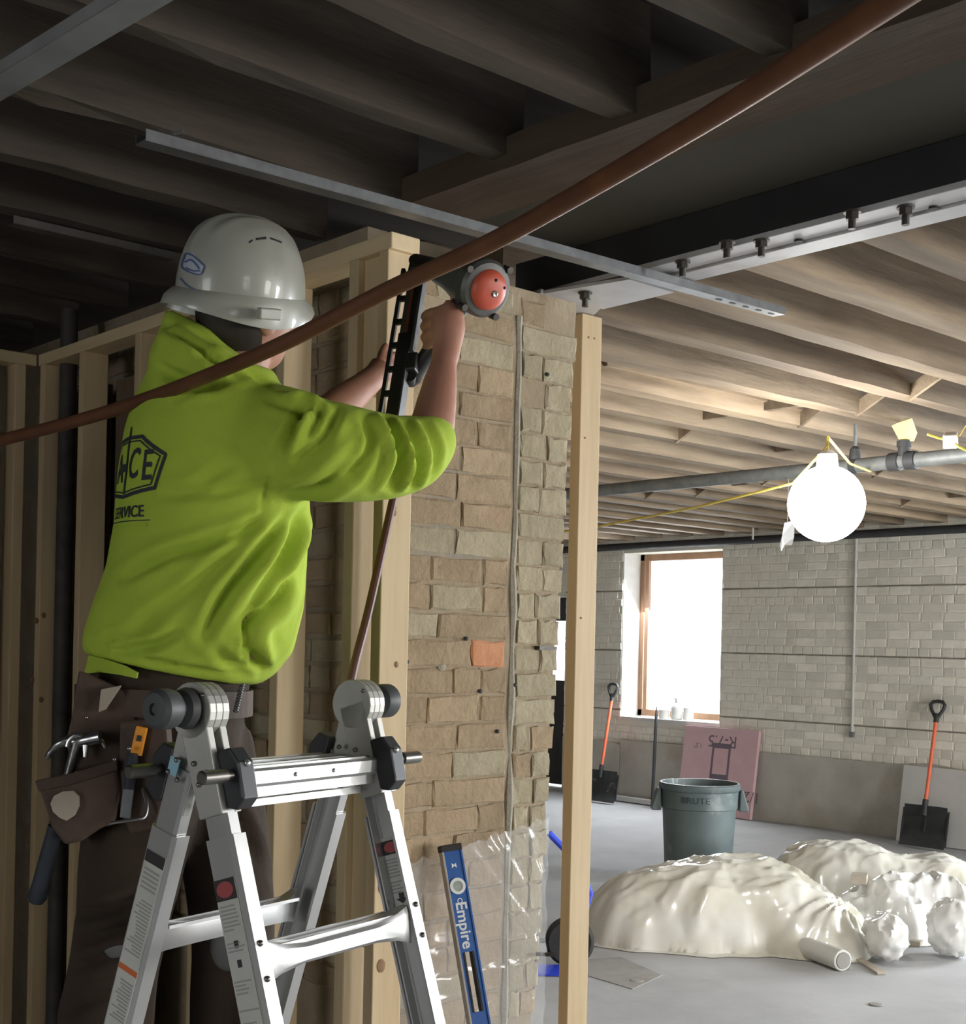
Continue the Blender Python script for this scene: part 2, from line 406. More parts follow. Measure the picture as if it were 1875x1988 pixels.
# windows out of the picture on the right
for x0, x1, z1 in ((3.85, 5.35, 2.6), (6.85, 8.35, 2.6), (-.45, .85, 2.4)):
    b = MB()
    for a in ((x0, .9, x0 + .06, z1), (x1 - .06, .9, x1, z1), (x0, .9, x1, .96), (x0, z1 - .06, x1, z1)):
        b.box2((a[0], YR - .26, a[1]), (a[2], YR - .2, a[3]))
    build('window_2', b, M['window_wood'], kind='structure')
M['door_black'] = mat('door_black', (.035, .037, .042), (.05, .052, .058), 4, rough=.6)
xd = XB + .34
b = MB().box2((xd, DOOR[0], .03), (xd + .05, DOOR[1], 1.25)).box2((xd, DOOR[0], 1.95), (xd + .05, DOOR[1], DOOR[3]))
b.box2((xd, DOOR[0], 1.25), (xd + .05, DOOR[0] + .06, 1.95)).box2((xd, DOOR[1] - .15, 1.25), (xd + .05, DOOR[1], 1.95))
dr = build('door_1', b, M['door_black'], kind='structure')
build('door_pane', MB().box2((xd + .02, DOOR[0] + .06, 1.25), (xd + .026, DOOR[1] - .15, 1.95)), M['glass'], dr)

# ------------------------------------------------------------------ brick partition whose end stands in the middle of the picture
PX, PY = 2.2, 2.8
b = MB().prism([(PX + .007, 0), (2.69, 0), (2.716, .5), (2.826, H + 1.02 - .3), (2.845, H + 1.02), (PX + .007, H + 1.02)], (0, PY + .35, 0), (1, 0, 0), (0, 0, 1), (0, -.343, 0)).box2((PX + .012, PY + .35, 0), (2.86, YL, JB))
b.box2((PX + .012, PY + .2, H + 1.02), (2.7, PY + .36, JB))
pt = build('wall_middle', b, M['mortar'], kind='structure')
C = .0767; z0 = H + .01
one = []; many = []
for k in range(-14, 14):
    z = z0 + k * C
    if z + C > H + 1.03: break
    # left stack
    edge = PX
    combo = random.choice(((.205, .19), (.10, .19, .10), (.19, .10, .10), (.10, .10, .19), (.26, .13), (.13, .26), (.19, .205)))
    if k == -1: combo = (.255, .125)
    for i, L in enumerate(combo):
        m = 'brick_cream' if (k > 9 and random.random() < .5) or random.random() < .07 else 'brick_tan'
        if k == -1 and i == 1: m = 'brick_red'
        if k == 11 and i == len(combo) - 1: m = 'brick_red' if False else 'brick_tan'
        one.append((L - random.uniform(.003, .009), C - random.uniform(.003, .010), .10, (edge + L / 2, PY + .0535 - random.uniform(0, .004), z + C / 2), 'Y', m, random.randrange(99)))
        edge += L
    # right stack, bonded a little off the left one, its outer edge ragged
    e0, e1 = 2.622, 2.730 + (z - .5) / 2.2 * .120 + random.uniform(-.007, .007)
    if z > H + .99: continue
    sp = random.choice(((1,), (.55, .45), (.5, .5), (.42, .58)))
    for f in sp:
        L = (e1 - 2.622) * f
        m = 'brick_tan' if random.random() < .18 else 'brick_cream'
        one.append((L - .005, C - random.uniform(.003, .009), .10, (e0 + L / 2, PY + .0535 - random.uniform(0, .005), z + C / 2 - .012), 'Y', m, random.randrange(99)))
        e0 += L
for k in range(-13, 14):
    z = z0 + k * C; y = PY + .11 + (k % 2) * .105
    while y < 5.0:
        L = random.choice((.21, .21, .10)); 
        many.append((L - .010, C - .011, .08, (PX + .045 - random.uniform(0, .006), y + L / 2, z + C / 2), 'X', random.choice(('brick_tan', 'brick_tan', 'brick_cream')), random.randrange(99)))
        y += L
many.sort(key=lambda t: t[3][1])
for t in one: put_brick(pt, t[0], t[1], t[2], t[3], t[4], M[t[5]], t[6])
nb = 300 - len(one)
for t in many[:nb]: put_brick(pt, t[0], t[1], t[2], t[3], t[4], M[t[5]], t[6])
mk = {'brick_tan': 0, 'brick_cream': 1}
joined_bricks('brick_field', [t[:5] + (mk[t[5]], t[6]) for t in many[nb:]], pt, [M['brick_tan'], M['brick_cream']])
# mortar squeezed out along the joint between the two stacks
M['grey_mortar'] = mat('grey_mortar', (.29, .26, .21), (.37, .34, .27), 14, rough=.98, bump=.8, bscale=50)
path = [(2.612 + .010 * noise.noise(Vector((z * 5.1, 1, 0))), PY + .0125, z) for z in np.arange(.5, H + .95, .06)]
build('mortar_seam', MB().tube(path, [.0135 + .009 * noise.noise(Vector((p[2] * 7, 5, 2))) for p in path], 8), M['grey_mortar'], pt, smooth=True)
for px, py, s in ((857, 1295, .012),):
    p = onY(px, py, PY + .004); build('mortar_smear', MB().ball(p, (s * 1.3, .006, s), nu=9, nv=6), M['grey_mortar'], pt, smooth=True)
p = onY(1050, 1258, PY - .005)
build('wall_tie', MB().box(p, (.03, .02, .012)).box(p + Vector((.035, -.004, 0)), (.05, .004, .010)), M['bolt'], pt, label='short rusty metal tie sticking out')
for px, py in ((1063, 727), (905, 540 + 700), (1000, 1330), (932, 1342), (790, 1285), (966, 1420)):
    p = onY(px, py, PY - .002); build('pit', MB().ball(p, (.008, .004, .006), nu=8, nv=5), M['hole_black'], pt)

# ------------------------------------------------------------------ header, soffit, steel beam
hd = build('timber_header', MB().rough_bar((2.242, YR + .02, H + 1.165), (2.242, 2.78, H + 1.165), .075, .215, 9, 60, .004, up=(1, 0, 0)), M['header_wood'], label='rough brown timber header carrying the ends of the dark ceiling joists', cat='beam')
hd.data.polygons.foreach_set('use_smooth', [False] * len(hd.data.polygons))
so = build('trim_1', MB().box2((2.285, YR, H + 1.155), (2.78, 2.79, H + 1.17)), M['soffit'], kind='structure')
X0, X1 = 2.755, 2.925
BY = 2.98
root = thing('steel_beam', 'black steel beam with a bolted pale grey underside resting on the brick pier', 'beam', (2.84, 0, H + 1.035))
b = MB().box2((X0, YR + .01, H + 1.052), (X0 + .012, BY, H + 1.152)).box2((X0 + .05, YR + .01, H + 1.052), (X0 + .065, BY, H + 1.152))
build('beam_web', b, M['steel_dark'], root)
build('beam_flange', MB().box2((X0, YR + .01, H + 1.036), (X0 + .082, BY, H + 1.052)), M['steel_grey'], root, bevel=.002)
build('beam_flange', MB().box2((X0 + .088, YR + .01, H + 1.030), (X1, BY, H + 1.052)), M['steel_grey'], root, bevel=.002)
build('bearing_plate', MB().prism([(2.69, 2.80), (2.94, 2.80), (3.06, 2.99), (2.70, 2.99)], (0, 0, H + 1.020), (1, 0, 0), (0, 1, 0), (0, 0, .012)).prism([(2.76, 2.52), (2.95, 2.52), (2.95, 2.80), (2.70, 2.80)], (0, 0, H + 1.020), (1, 0, 0), (0, 1, 0), (0, 0, .009)), M['steel_grey'], root)
for px, py, zz in ((1325, 520, .03), (1411, 483, .03), (1478, 480, .03), (1654, 425, .03), (1758, 417, .03), (1136, 570, .03)):
    p = onZ(px, py, H + 1.036 - .02); zt = H + 1.034 if px > 1200 else H + 1.02
    b = MB().lathe([(.021, zt), (.021, zt - .004)], (p.x, p.y, 0), n=16).lathe([(.0165, zt - .004), (.0165, zt - .020)], (p.x, p.y, 0), n=6).lathe([(.009, zt - .020), (.009, zt - .042)], (p.x, p.y, 0), n=10)
    build('bolt', b, M['bolt'], root)
for px, py in ((1550, 466), (1812, 402)):
    p = onZ(px, py, H + 1.035); build('bolt_hole', MB().lathe([(.011, -.004), (.011, .001)], (p.x, p.y, H + 1.034), n=14), M['hole_black'], root)

# slotted channel and flat duct strip under the joists
def channel(name, p, q, wdt, hgt, label, material, holes=0):
    p, q = Vector(p), Vector(q); r = thing(name, label, 'channel', (p + q) / 2)
    z = (q - p).normalized(); s_ = z.cross(UP).normalized()
    b = MB().bar(p, q, wdt, .003, up=UP)
    for sg in (-1, 1): b.bar(p + s_ * sg * wdt / 2 + UP * hgt / 2, q + s_ * sg * wdt / 2 + UP * hgt / 2, .003, hgt, up=UP)
    build('channel_body', b, material, r)
    for i in range(holes):
        c = q - z * (.04 + .062 * i) - UP * .0022
        hb = MB().prism([(math.cos(a) * .007 + (.006 if math.cos(a) > 0 else -.006), math.sin(a) * .006) for a in np.linspace(0, 2 * math.pi, 12, endpoint=False)], c, z, s_, (0, 0, .002))
        build('slot', hb, M['hole_black'], r)
    return r
channel('strut_channel', onY(273, 276, 2.44), onY(1512, 612, 2.44), .041, .021, 'long grey slotted metal channel crossing under the dark ceiling joists', M['galv'], 5)
M['rusty_strip'] = mat('rusty_strip', (.05, .045, .04), (.09, .08, .07), 12, rough=.7, metal=.3)
channel('metal_strip', onZ(-60, 206, H + 1.10), onZ(330, -28, H + 1.10), .062, .025, 'grey metal strip crossing the top left corner of the ceiling', mat('strip_grey', (.20, .205, .20), (.27, .275, .27), 7, rough=.6, metal=.2))
channel('metal_strip', onZ(20, 435, H + 1.125), onZ(330, 505, H + 1.125), .041, .02, 'dim dark metal strip under the joists beyond the white hard hat', M['rusty_strip'])
kj = round((at(356, 255, 2.8).y - 1.565) / .405); p = onY(356, 255, 1.565 + .405 * kj - .036)
build('hook_strap', MB().bar(p + UP * .13, p, .012, .003).bar(p, p - RGT * .02 - UP * .005, .012, .003), M['galv'], label='small metal strap hanging from a dark joist above the hard hat', cat='strap')

# ------------------------------------------------------------------ new stud walls and the stud post
def studbox(b_or_name, a, c, parent, material=None, bev=.003):
    return build(b_or_name, MB().box2(a, c), material or M['pine'], parent, bevel=bev)
SX0, SX1, SY0, SY1 = 1.98, 2.069, 2.60, 4.62
PZ1 = H + .997; PZ0 = PZ1 - .040
sw = thing('stud_wall', 'new pale pine stud wall with top plate in front of the old brickwork', 'stud wall', (2.02, 3.6, 0))
build('top_plate', MB().box2((SX0, SY0 - .012, PZ0), (SX1, SY1 + .02, PZ1)), M['pine_y'], sw, bevel=.003)
build('bottom_plate', MB().box2((SX0, SY0, 0), (SX1, SY1, .038)), M['pine_y'], sw, bevel=.003)
for y in (2.60, 2.722, 3.05, 3.46, 3.87, 4.27, 4.585):
    studbox('stud', (SX0, y, .038), (SX1, y + .038, PZ0), sw)
studbox('spacer_block', (SX0 + .02, 2.638, PZ0 - .34), (SX1, 2.722, PZ0), sw)
studbox('spacer_block', (SX0 + .02, 2.638, .9), (SX1, 2.722, 1.5), sw)
studbox('blocking', (SX0 + .03, 3.088, H + .45), (SX1, 3.46, H + .488), sw, M['pine_y'])
for px, py in ((742, 1722), (752, 1735), (740, 1875), (766, 985), (766, 996), (770, 1290)):
    p = onY(px, py, 2.599); s = .013 if py > 1700 else .006
    build('knot', MB().ball(p, (s, .0015, s * 1.3), nu=12, nv=6), M['knot'], sw)
for px, py in ((70, 1205), (85, 1195), (188, 1113), (62, 1320), (80, 1358)):
    p = onY(px, py, 4.584); build('knot', MB().ball(p, (.009, .0015, .011), nu=10, nv=6), M['knot'], sw)
sl = thing('stud_wall', 'pine stud wall returning out of the left edge of the picture', 'stud wall', (1.2, 4.66, 0))
build('top_plate', MB().box2((-.6, 4.645, PZ0), (SX0 - .004, 4.734, PZ1)), mat('pine_x', (.62, .47, .27), (.72, .57, .36), 5, (.25, 3, 3), .65), sl, bevel=.003)
for x in (1.76, 1.90, 1.36, .95):
    studbox('stud', (x, 4.645, .038), (x + .038, 4.734, PZ0), sl)
build('bottom_plate', MB().box2((-.6, 4.645, 0), (SX0 - .004, 4.734, .038)), M['pine_y'], sl)
M['iron_dark'] = mat('iron_dark', (.05, .045, .04), (.10, .09, .08), 10, rough=.7, metal=.4)
build('vent_pipe', MB().tube([(2.045, 4.535, 0), (2.045, 4.535, 1.2), (2.045, 4.535, JB)], .03, 16), M['iron_dark'], label='dark iron pipe standing upright behind the corner studs at left', cat='pipe', smooth=True)
M['brown_board'] = mat('brown_board', (.10, .07, .045), (.17, .12, .08), 5, (3, 3, .3), rough=.85)
for y0, y1, nm in ((3.93, 4.25, 'lighter'), (4.33, 4.56, 'darker')):
    build('old_board', MB().box2((2.09, y0, 0), (2.115, y1, H + .87)), M['brown_board'], label='old brown board upright behind the studs, ' + ('beside the iron pipe' if nm == 'darker' else 'behind the person'), cat='board')

po = thing('stud_post', 'pale timber post of two studs standing at the brick pier under the beam', 'post', (2.97, 2.9, 0))
zt = H + 1.018
studbox('stud', (2.933, 2.868, 0), (3.021, 2.906, zt), po)
studbox('stud', (2.970, 2.907, 0), (3.058, 2.945, H + .70), po)
for px, py in ((1143, 655), (1154, 657), (1136, 850), (1128, 1200)):
    p = onY(px, py, 2.867); build('nail_hole', MB().ball(p, (.0035, .0015, .0035), nu=8, nv=5), M['knot'], po)

# ------------------------------------------------------------------ far room: pipes, lamp, cords
M['pipe_grey'] = mat('pipe_grey', (.16, .17, .17), (.24, .25, .25), 15, rough=.55, metal=.3)
M['pipe_black'] = mat('pipe_black', (.035, .037, .04), (.05, .052, .056), 12, rough=.6)
M['conduit'] = mat('conduit', (.55, .55, .52), (.62, .62, .59), 9, rough=.5)
M['cord_yellow'] = mat('cord_yellow', (.75, .60, .12), rough=.5)
M['tape'] = mat('tape', (.75, .66, .30), (.85, .78, .48), 8, rough=.5)
M['lamp_glow'] = mat('lamp_glow', (1, .985, .94), emit=58)
M['white_plastic'] = mat('white_plastic', (.85, .85, .83), rough=.35)
pX = 5.98
yA, yB = -2.2, 9.6
zP = H + .955
r = thing('ceiling_pipe', 'grey iron pipe hanging under the pale joists across the far room', 'pipe', (pX, 3, zP))
build('pipe_run', MB().tube([(pX, YR + .01, zP), (pX, 11.99, zP)], .036, 18), M['pipe_grey'], r, smooth=True)
q = onX(1660, 860, pX)
build('hanger_rod', MB().tube([(pX, q.y, zP + .03), (pX, q.y, JB + .02)], .009, 10), M['pipe_grey'], r, smooth=True)
build('hanger_clamp', MB().lathe([(.012, .10), (.026, .085), (.03, .05), (.03, .03)], (pX, q.y, zP), n=14).lathe([(.041, -.018), (.041, .018)], (pX, q.y, zP), (0, 1, 0), 18), M['pipe_black'], r)
for px in (1738, 1770):
    q2 = onX(px, 868, pX); build('coupling', MB().lathe([(.038, -.03), (.046, -.028), (.046, .028), (.038, .03)], (pX, q2.y, zP), (0, 1, 0), 18), M['pipe_black'], r, smooth=True)
q2 = onX(1755, 850, pX)
build('branch_tee', MB().lathe([(.03, 0), (.03, .07), (.036, .07), (.036, .10)], (pX, q2.y, zP), n=16), M['pipe_black'], r)
tp = Vector((pX, q2.y, zP + .10))
b = MB().add([tp + Vector(v) * .68 for v in ((-.03, .02, 0), (.03, .05, .01), (.0, -.08, -.01), (-.02, .06, .13), (.02, .02, .17), (0, -.06, .16), (.01, -.10, .05), (-.01, .10, .12))],
             [(0, 1, 4, 3), (1, 2, 6, 5, 4), (0, 3, 7), (3, 4, 5), (2, 0, 3, 5, 6)])
build('tape_scrap', b, M['tape'], label='torn scrap of yellow tape stuck on the grey ceiling pipe', cat='tape')
r = thing('wall_pipe', 'black pipe running along the top of the far brick wall', 'pipe', (XB - .12, 5, H + .985))
za = H + (1266 - 1050) * depth_of(onX(1500, 1050, XB - .12)) / F
build('pipe_run', MB().tube([(XB - .12, YR + .01, za), (XB - .12, 11.99, za)], .038, 14), M['pipe_black'], r, smooth=True)
for yy in (5.6, 8.2, 10.4):
    build('pipe_bracket', MB().box((XB - .055, yy, za), (.13, .03, .03)), M['pipe_black'], r)
p = onX(1660, 1052, XB - .02); q = onX(1655, 1422, XB - .02)
r = thing('wall_conduit', 'thin pale conduit running down the far brick wall', 'conduit', q)
build('conduit_run', MB().tube([(XB - .018, (p.y + q.y) / 2, p.z + .2), (XB - .018, (p.y + q.y) / 2, q.z)], .013, 10), M['conduit'], r, smooth=True)
build('conduit_end', MB().box((XB - .018, (p.y + q.y) / 2, q.z - .02), (.034, .04, .05)), M['pipe_grey'], r)
p = onX(1462, 1003, XB - .4); b = MB().tube([(p.x, p.y, JT), (p.x, p.y, p.z - .22)], .010, 8)
build('hanging_rod', b, M['conduit'], label='thin pale rod hanging from the joists right of the window', cat='rod')

# the glowing work lamp
LC = at(1604, 978, 6.05); LR = .172
r = thing('work_lamp', 'glowing round white work lamp hanging under the ceiling pipe', 'lamp', LC)
build('lamp_globe', MB().ball(LC, LR, nu=32, nv=20), M['lamp_glow'], r, smooth=True, ang=None)
build('lamp_cap', MB().lathe([(.03, LR - .012), (.05, LR - .004), (.045, LR + .05), (.02, LR + .07)], LC, n=16), M['white_plastic'], r, smooth=True)
top = LC + UP * (LR + .07)
hang = Vector((pX, onX(1690, 850, pX).y, zP - .036))
c1 = [top, top + UP * .06, top.lerp(hang, .5) - UP * .01, hang, hang + Vector((.05, -.02, .05))]
build('lamp_cord', MB().tube(c1, .006, 8), M['cord_yellow'], r, smooth=True)
tail = [top + UP * .02, at(1540, 938, 6.1), at(1350, 985, 6.8), at(1160, 1022, 7.6), at(1000, 1046, 8.4)]
build('extension_cord', MB().tube(tail, .006, 8), M['cord_yellow'], label='yellow cord running left from the lamp towards the stud post', cat='cord', smooth=True)
p = at(1845, 855, 6.0)
r = thing('cord_connector', 'white plug connector hanging by the ceiling pipe at the right edge', 'connector', p)
R_ = Matrix.Rotation(.4, 3, 'Z') @ Matrix.Rotation(-.45, 3, 'Y')
build('connector_body', MB().box(p, (.055, .06, .065), R_), M['white_plastic'], r, bevel=.006)
build('connector_cord', MB().tube([at(1800, 843, 6.0), at(1825, 851, 6.0), p, at(1862, 868, 5.95), at(1900, 885, 5.95)], .006, 8), M['cord_yellow'], r, smooth=True)
build('connector_cord', MB().tube([p, at(1862, 845, 5.97), at(1876, 825, 5.95), at(1890, 850, 5.97)], .005, 8), M['cord_yellow'], r, smooth=True)
M['film_white'] = mat('film_white', (.82, .84, .86), (.9, .92, .94), 6, rough=.4, alpha=.85)
p = at(1528, 1043, 8.4)
b = MB().add([p + RGT * x + UP * z + FWD * y for x, z, y in ((-.02, .09, 0), (.05, .11, .02), (.045, .0, .01), (.03, -.05, 0), (-.01, -.045, .02), (-.035, -.09, .0), (-.045, -.05, .01), (-.03, .01, .01))], [(0, 7, 4, 2, 1), (7, 6, 5, 4), (4, 3, 2)])
b.tube([p + UP * .09, Vector((p.x, p.y, JT))], .002, 5)
build('plastic_scrap', b, M['film_white'], label='torn bit of pale plastic hanging below left of the lamp', cat='scrap')

# ------------------------------------------------------------------ far room: things along the back wall
M['shovel_orange'] = mat('shovel_orange', (.80, .15, .07), (.88, .20, .10), 9, rough=.45)
M['shovel_black'] = mat('shovel_black', (.028, .03, .033), (.045, .048, .05), 14, rough=.6, c3=(.28, .28, .27), spot=(.62, .72), spot_scale=5)
def shovel(bottom, top, wdt, hgt, label):
    bottom, top = Vector(bottom), Vector(top)
    r = thing('snow_shovel', label, 'shovel', bottom, 'snow shovels against the back wall')
    ax = (top - bottom).normalized(); sx = Vector((0, -1, 0)); n = sx.cross(ax).normalized()
    if n.x > 0: n = -n
    b = MB(); g = 9; A = []; B = []
    for i in range(g):
        a = -1 + 2 * i / (g - 1)
        for j in range(g):
            t = j / (g - 1)
            bow = .055 * math.sin(math.pi * min(1, t * .9)) * (1 - .35 * a * a) + .02 * a * a
            pt_ = bottom + sx * (a * wdt / 2 * (1 - .05 * t)) + ax * (t * hgt) - n * bow + n * .05
            A.append(pt_); B.append(pt_ - n * .006)
    idx = lambda i, j: i * g + j
    fs = []
    for i in range(g - 1):
        for j in range(g - 1):
            q_ = (idx(i, j), idx(i + 1, j), idx(i + 1, j + 1), idx(i, j + 1))
            fs.append(q_); fs.append(tuple(k + g * g for k in reversed(q_)))
    edge = [idx(i, 0) for i in range(g)] + [idx(g - 1, j) for j in range(1, g)] + [idx(i, g - 1) for i in range(g - 2, -1, -1)] + [idx(0, j) for j in range(g - 2, 0, -1)]
    for k in range(len(edge)):
        a, c = edge[k], edge[(k + 1) % len(edge)]; fs.append((c, a, a + g * g, c + g * g))
    b.add(A + B, fs)
    for a in (-.5, 0, .5): b.bar(bottom + sx * a * wdt - n * -.004 + ax * .03, bottom + sx * a * wdt + ax * (hgt - .03) + n * .0, .012, .012, up=n)
    build('shovel_blade', b, M['shovel_black'], r, smooth=True)
    s0 = bottom + ax * (hgt * .75) + n * .03; s1 = top - ax * .16
    build('shaft_socket', MB().tube([s0, s0 + ax * .14], .024, 12), M['shovel_black'], r, smooth=True)
    build('shaft', MB().tube([s0 + ax * .05, s1], .0165, 12), M['shovel_orange'], r, smooth=True)
    c = top - ax * .075; rg = []
    for (x, z) in ((0, -.085), (.02, -.055), (.055, .0), (.068, .045), (.045, .072), (0, .078), (-.045, .072), (-.068, .045), (-.055, .0), (-.02, -.055), (0, -.085)):
        rg.append(c + sx * x + ax * z)
    build('grip', MB().tube(rg, .0155, 10, caps=False).tube([s1 - ax * .03, s1 + ax * .05], .022, 12), M['shovel_black'], r, smooth=True)
    return r
def lean(px0, py0, px1, py1, gap0, Xtop):
    bq = onZ(px0, py0, 0.004); tq = onX(px1, py1, Xtop); return bq, tq
bq = onX(1790, 1643, XB - .42); bq.z = .01
shovel(bq, onX(1821, 1362, XB - .05), .42, .36, 'orange-handled black snow shovel leaning against the white board at right')
bq = onX(1163, 1553, XB - .40); bq.z = .01
shovel(bq, onX(1191, 1328, XB - .05), .46, .34, 'orange-handled black snow shovel leaning left of the window')
M['board_white'] = mat('board_white', (.60, .60, .58), (.70, .70, .68), 3, rough=.6, c3=(.40, .39, .37), spot=(.68, .74), spot_scale=5)
a = onX(1757, 1495, XB - .06); 
R_ = Matrix.Rotation(.16, 3, 'Y')
build('white_board', MB().box((XB - .13, a.y - .62, .335), (.018, 1.24, .67), R_), M['board_white'], label='white panel leaning on the back wall behind the right snow shovel', cat='panel', bevel=.002)
M['foam_pink'] = mat('foam_pink', (.62, .40, .42), (.68, .46, .48), 4, rough=.8)
M['print_dark'] = mat('print_dark', (.16, .13, .16), rough=.8)
fa, fb = onX(1332, 1408, XB - .06), onX(1475, 1405, XB - .06)
fy0, fy1 = fb.y, fa.y
fh = fa.z
tilt = math.asin(.16 / fh)
FR = Matrix.Rotation(math.asin(.12 / fh), 3, 'Y')
fc = Vector((XB - .11, (fy0 + fy1) / 2, fh / 2 + .002))
r = thing('foam_board', 'pink foam insulation board with dark print leaning under the window', 'insulation board', fc)
FW = fy1 - fy0
build('foam_panel', MB().box(fc, (.04, FW, fh), FR), M['foam_pink'], r, bevel=.003)
fx, fz = Vector((0, -1, 0)), FR @ Vector((0, 0, 1)); fn = FR @ Vector((-1, 0, 0))
def on_foam(vs, cu, cv, turn=True, lift=.0212):
    s_ = -1 if turn else 1
    return [fc + fx * (cu + s_ * v[0]) + fz * (cv + s_ * v[1]) + fn * (lift + abs(v[2]) * .2) for v in vs]
def foam_text(body, size, cu, cv):
    vs, fs = text_mesh(body, size); build('lettering', MB().add(on_foam(vs, cu, cv), fs), M['print_dark'], r)
foam_text('R-7.5', .17, .03, fh / 2 - .13)
foam_text('1.5"', .07, -.27, fh / 2 - .19)
foam_text('1/2 IN', .15, .36, -fh / 2 + .22)
b = MB()
for (u0, u1, v0, v1) in ((-.115, -.09, -.06, .20), (.09, .115, -.06, .20), (-.115, .115, .20, .25), (-.115, .115, -.11, -.06)):
    build('print', MB().prism([(u0, v0), (u1, v0), (u1, v1), (u0, v1)], fc + fn * .0203 + fx * .03 + fz * .03, fx, fz, fn * .001), M['print_dark'], r)
build('print', MB().prism([(.22, -.10), (.40, -.10), (.40, -.094), (.22, -.094)], fc + fn * .0203 + fz * -.1, fx, fz, fn * .001), M['print_dark'], r)
p0, p1 = onX(1266, 1547, XB - .30), onX(1274, 1386, XB - .04)
p0.z = .012
r = thing('pry_bar', 'long thin black bar leaning on the wall under the window', 'bar', p0)
build('bar_shaft', MB().tube([p0, p0.lerp(p1, .8), p1], [.017, .017, .015], 10), M['pipe_black'], r, smooth=True)
build('bar_tip', MB().tube([p1, p1 + (p1 - p0).normalized() * .08], [.015, .004], 10), M['pipe_black'], r, smooth=True)
b0, b1 = onZ(1212, 1552, .0), onZ(1292, 1566, .0)
build('white_batten', MB().bar((XB - .10, b0.y + .3, .035), (XB - .09, b1.y - .35, .035), .09, .05, up=(0, 0, 1)), M['board_white'], label='white batten lying on the floor along the foot of the back wall', cat='batten', bevel=.003)
# small things on the window sill
p = onX(1313, 1408, XB + .12); zs = WIN[2] + .025
r = thing('paint_jug', 'white plastic jug standing on the window sill', 'jug', (p.x, p.y, zs))
build('jug_body', MB().lathe([(.05, 0), (.06, .01), (.06, .12), (.045, .15), (.02, .18), (.02, .20)], (p.x, p.y, zs), n=18), M['board_white'], r, smooth=True)
build('jug_cap', MB().lathe([(.024, .198), (.024, .225)], (p.x, p.y, zs), n=14), M['white_plastic'], r)
p = onX(1296, 1408, XB + .07)
build('paint_can', MB().lathe([(.055, 0), (.058, .004), (.058, .085), (.061, .09), (.061, .096), (.052, .096), (.05, .02)], (p.x, p.y + .05, zs), n=20), M['board_white'], label='short white can on the window sill left of the jug', cat='can', smooth=True)
p = onX(1327, 1408, XB + .16)
build('paint_can', MB().lathe([(.05, 0), (.053, .004), (.053, .115), (.056, .12), (.056, .126), (.047, .126), (.045, .02)], (p.x, p.y - .06, zs), n=20), M['board_white'], label='taller white can on the window sill right of the jug', cat='can', smooth=True)

# ------------------------------------------------------------------ bin and plastic heaps on the floor
M['bin_grey'] = mat('bin_grey', (.105, .14, .145), (.14, .18, .185), 5, rough=.5, c3=(.30, .34, .35), spot=(.6, .74), spot_scale=3, coat=.1)
M['bin_mark'] = mat('bin_mark', (.03, .05, .06), rough=.6)
BC = at(1358, 1520, 9.62); BC.z = 0
r = thing('trash_bin', 'round grey-blue plastic trash bin standing open on the concrete floor', 'bin', BC)
prof = [(.225, 0), (.235, .008), (.262, .52), (.272, .525), (.276, .645), (.284, .65), (.290, .662), (.290, .692), (.282, .70), (.272, .70), (.268, .68), (.262, .64), (.222, .03), (.0, .028)]
build('bin_body', MB().lathe(prof, BC, n=48, caps=False), M['bin_grey'], r, smooth=True, loc=(BC.x, BC.y, .35))
for sg in (-1, 1):
    c = BC + RGT * (sg * .285)
    build('bin_handle', MB().prism([(0, .66), (sg * .02, .655), (sg * .062, .52), (sg * .062, .50), (sg * -.005, .50)], c - FWD * .06, RGT, UP, FWD * .12), M['bin_grey'], r, bevel=.008)
vs, fs = text_mesh('BRUTE', .062); tb = MB()
face_a = math.atan2(-BC.y, -BC.x) - .10
tb.add([BC + Vector((math.cos(face_a - 0 + v.x / .277 * 1.15), math.sin(face_a + v.x / .277 * 1.15), 0)) * .2775 + UP * (.592 + v.y) for v in vs], fs)
build('bin_lettering', tb, M['bin_mark'], r, label='dark lettering on the bin')

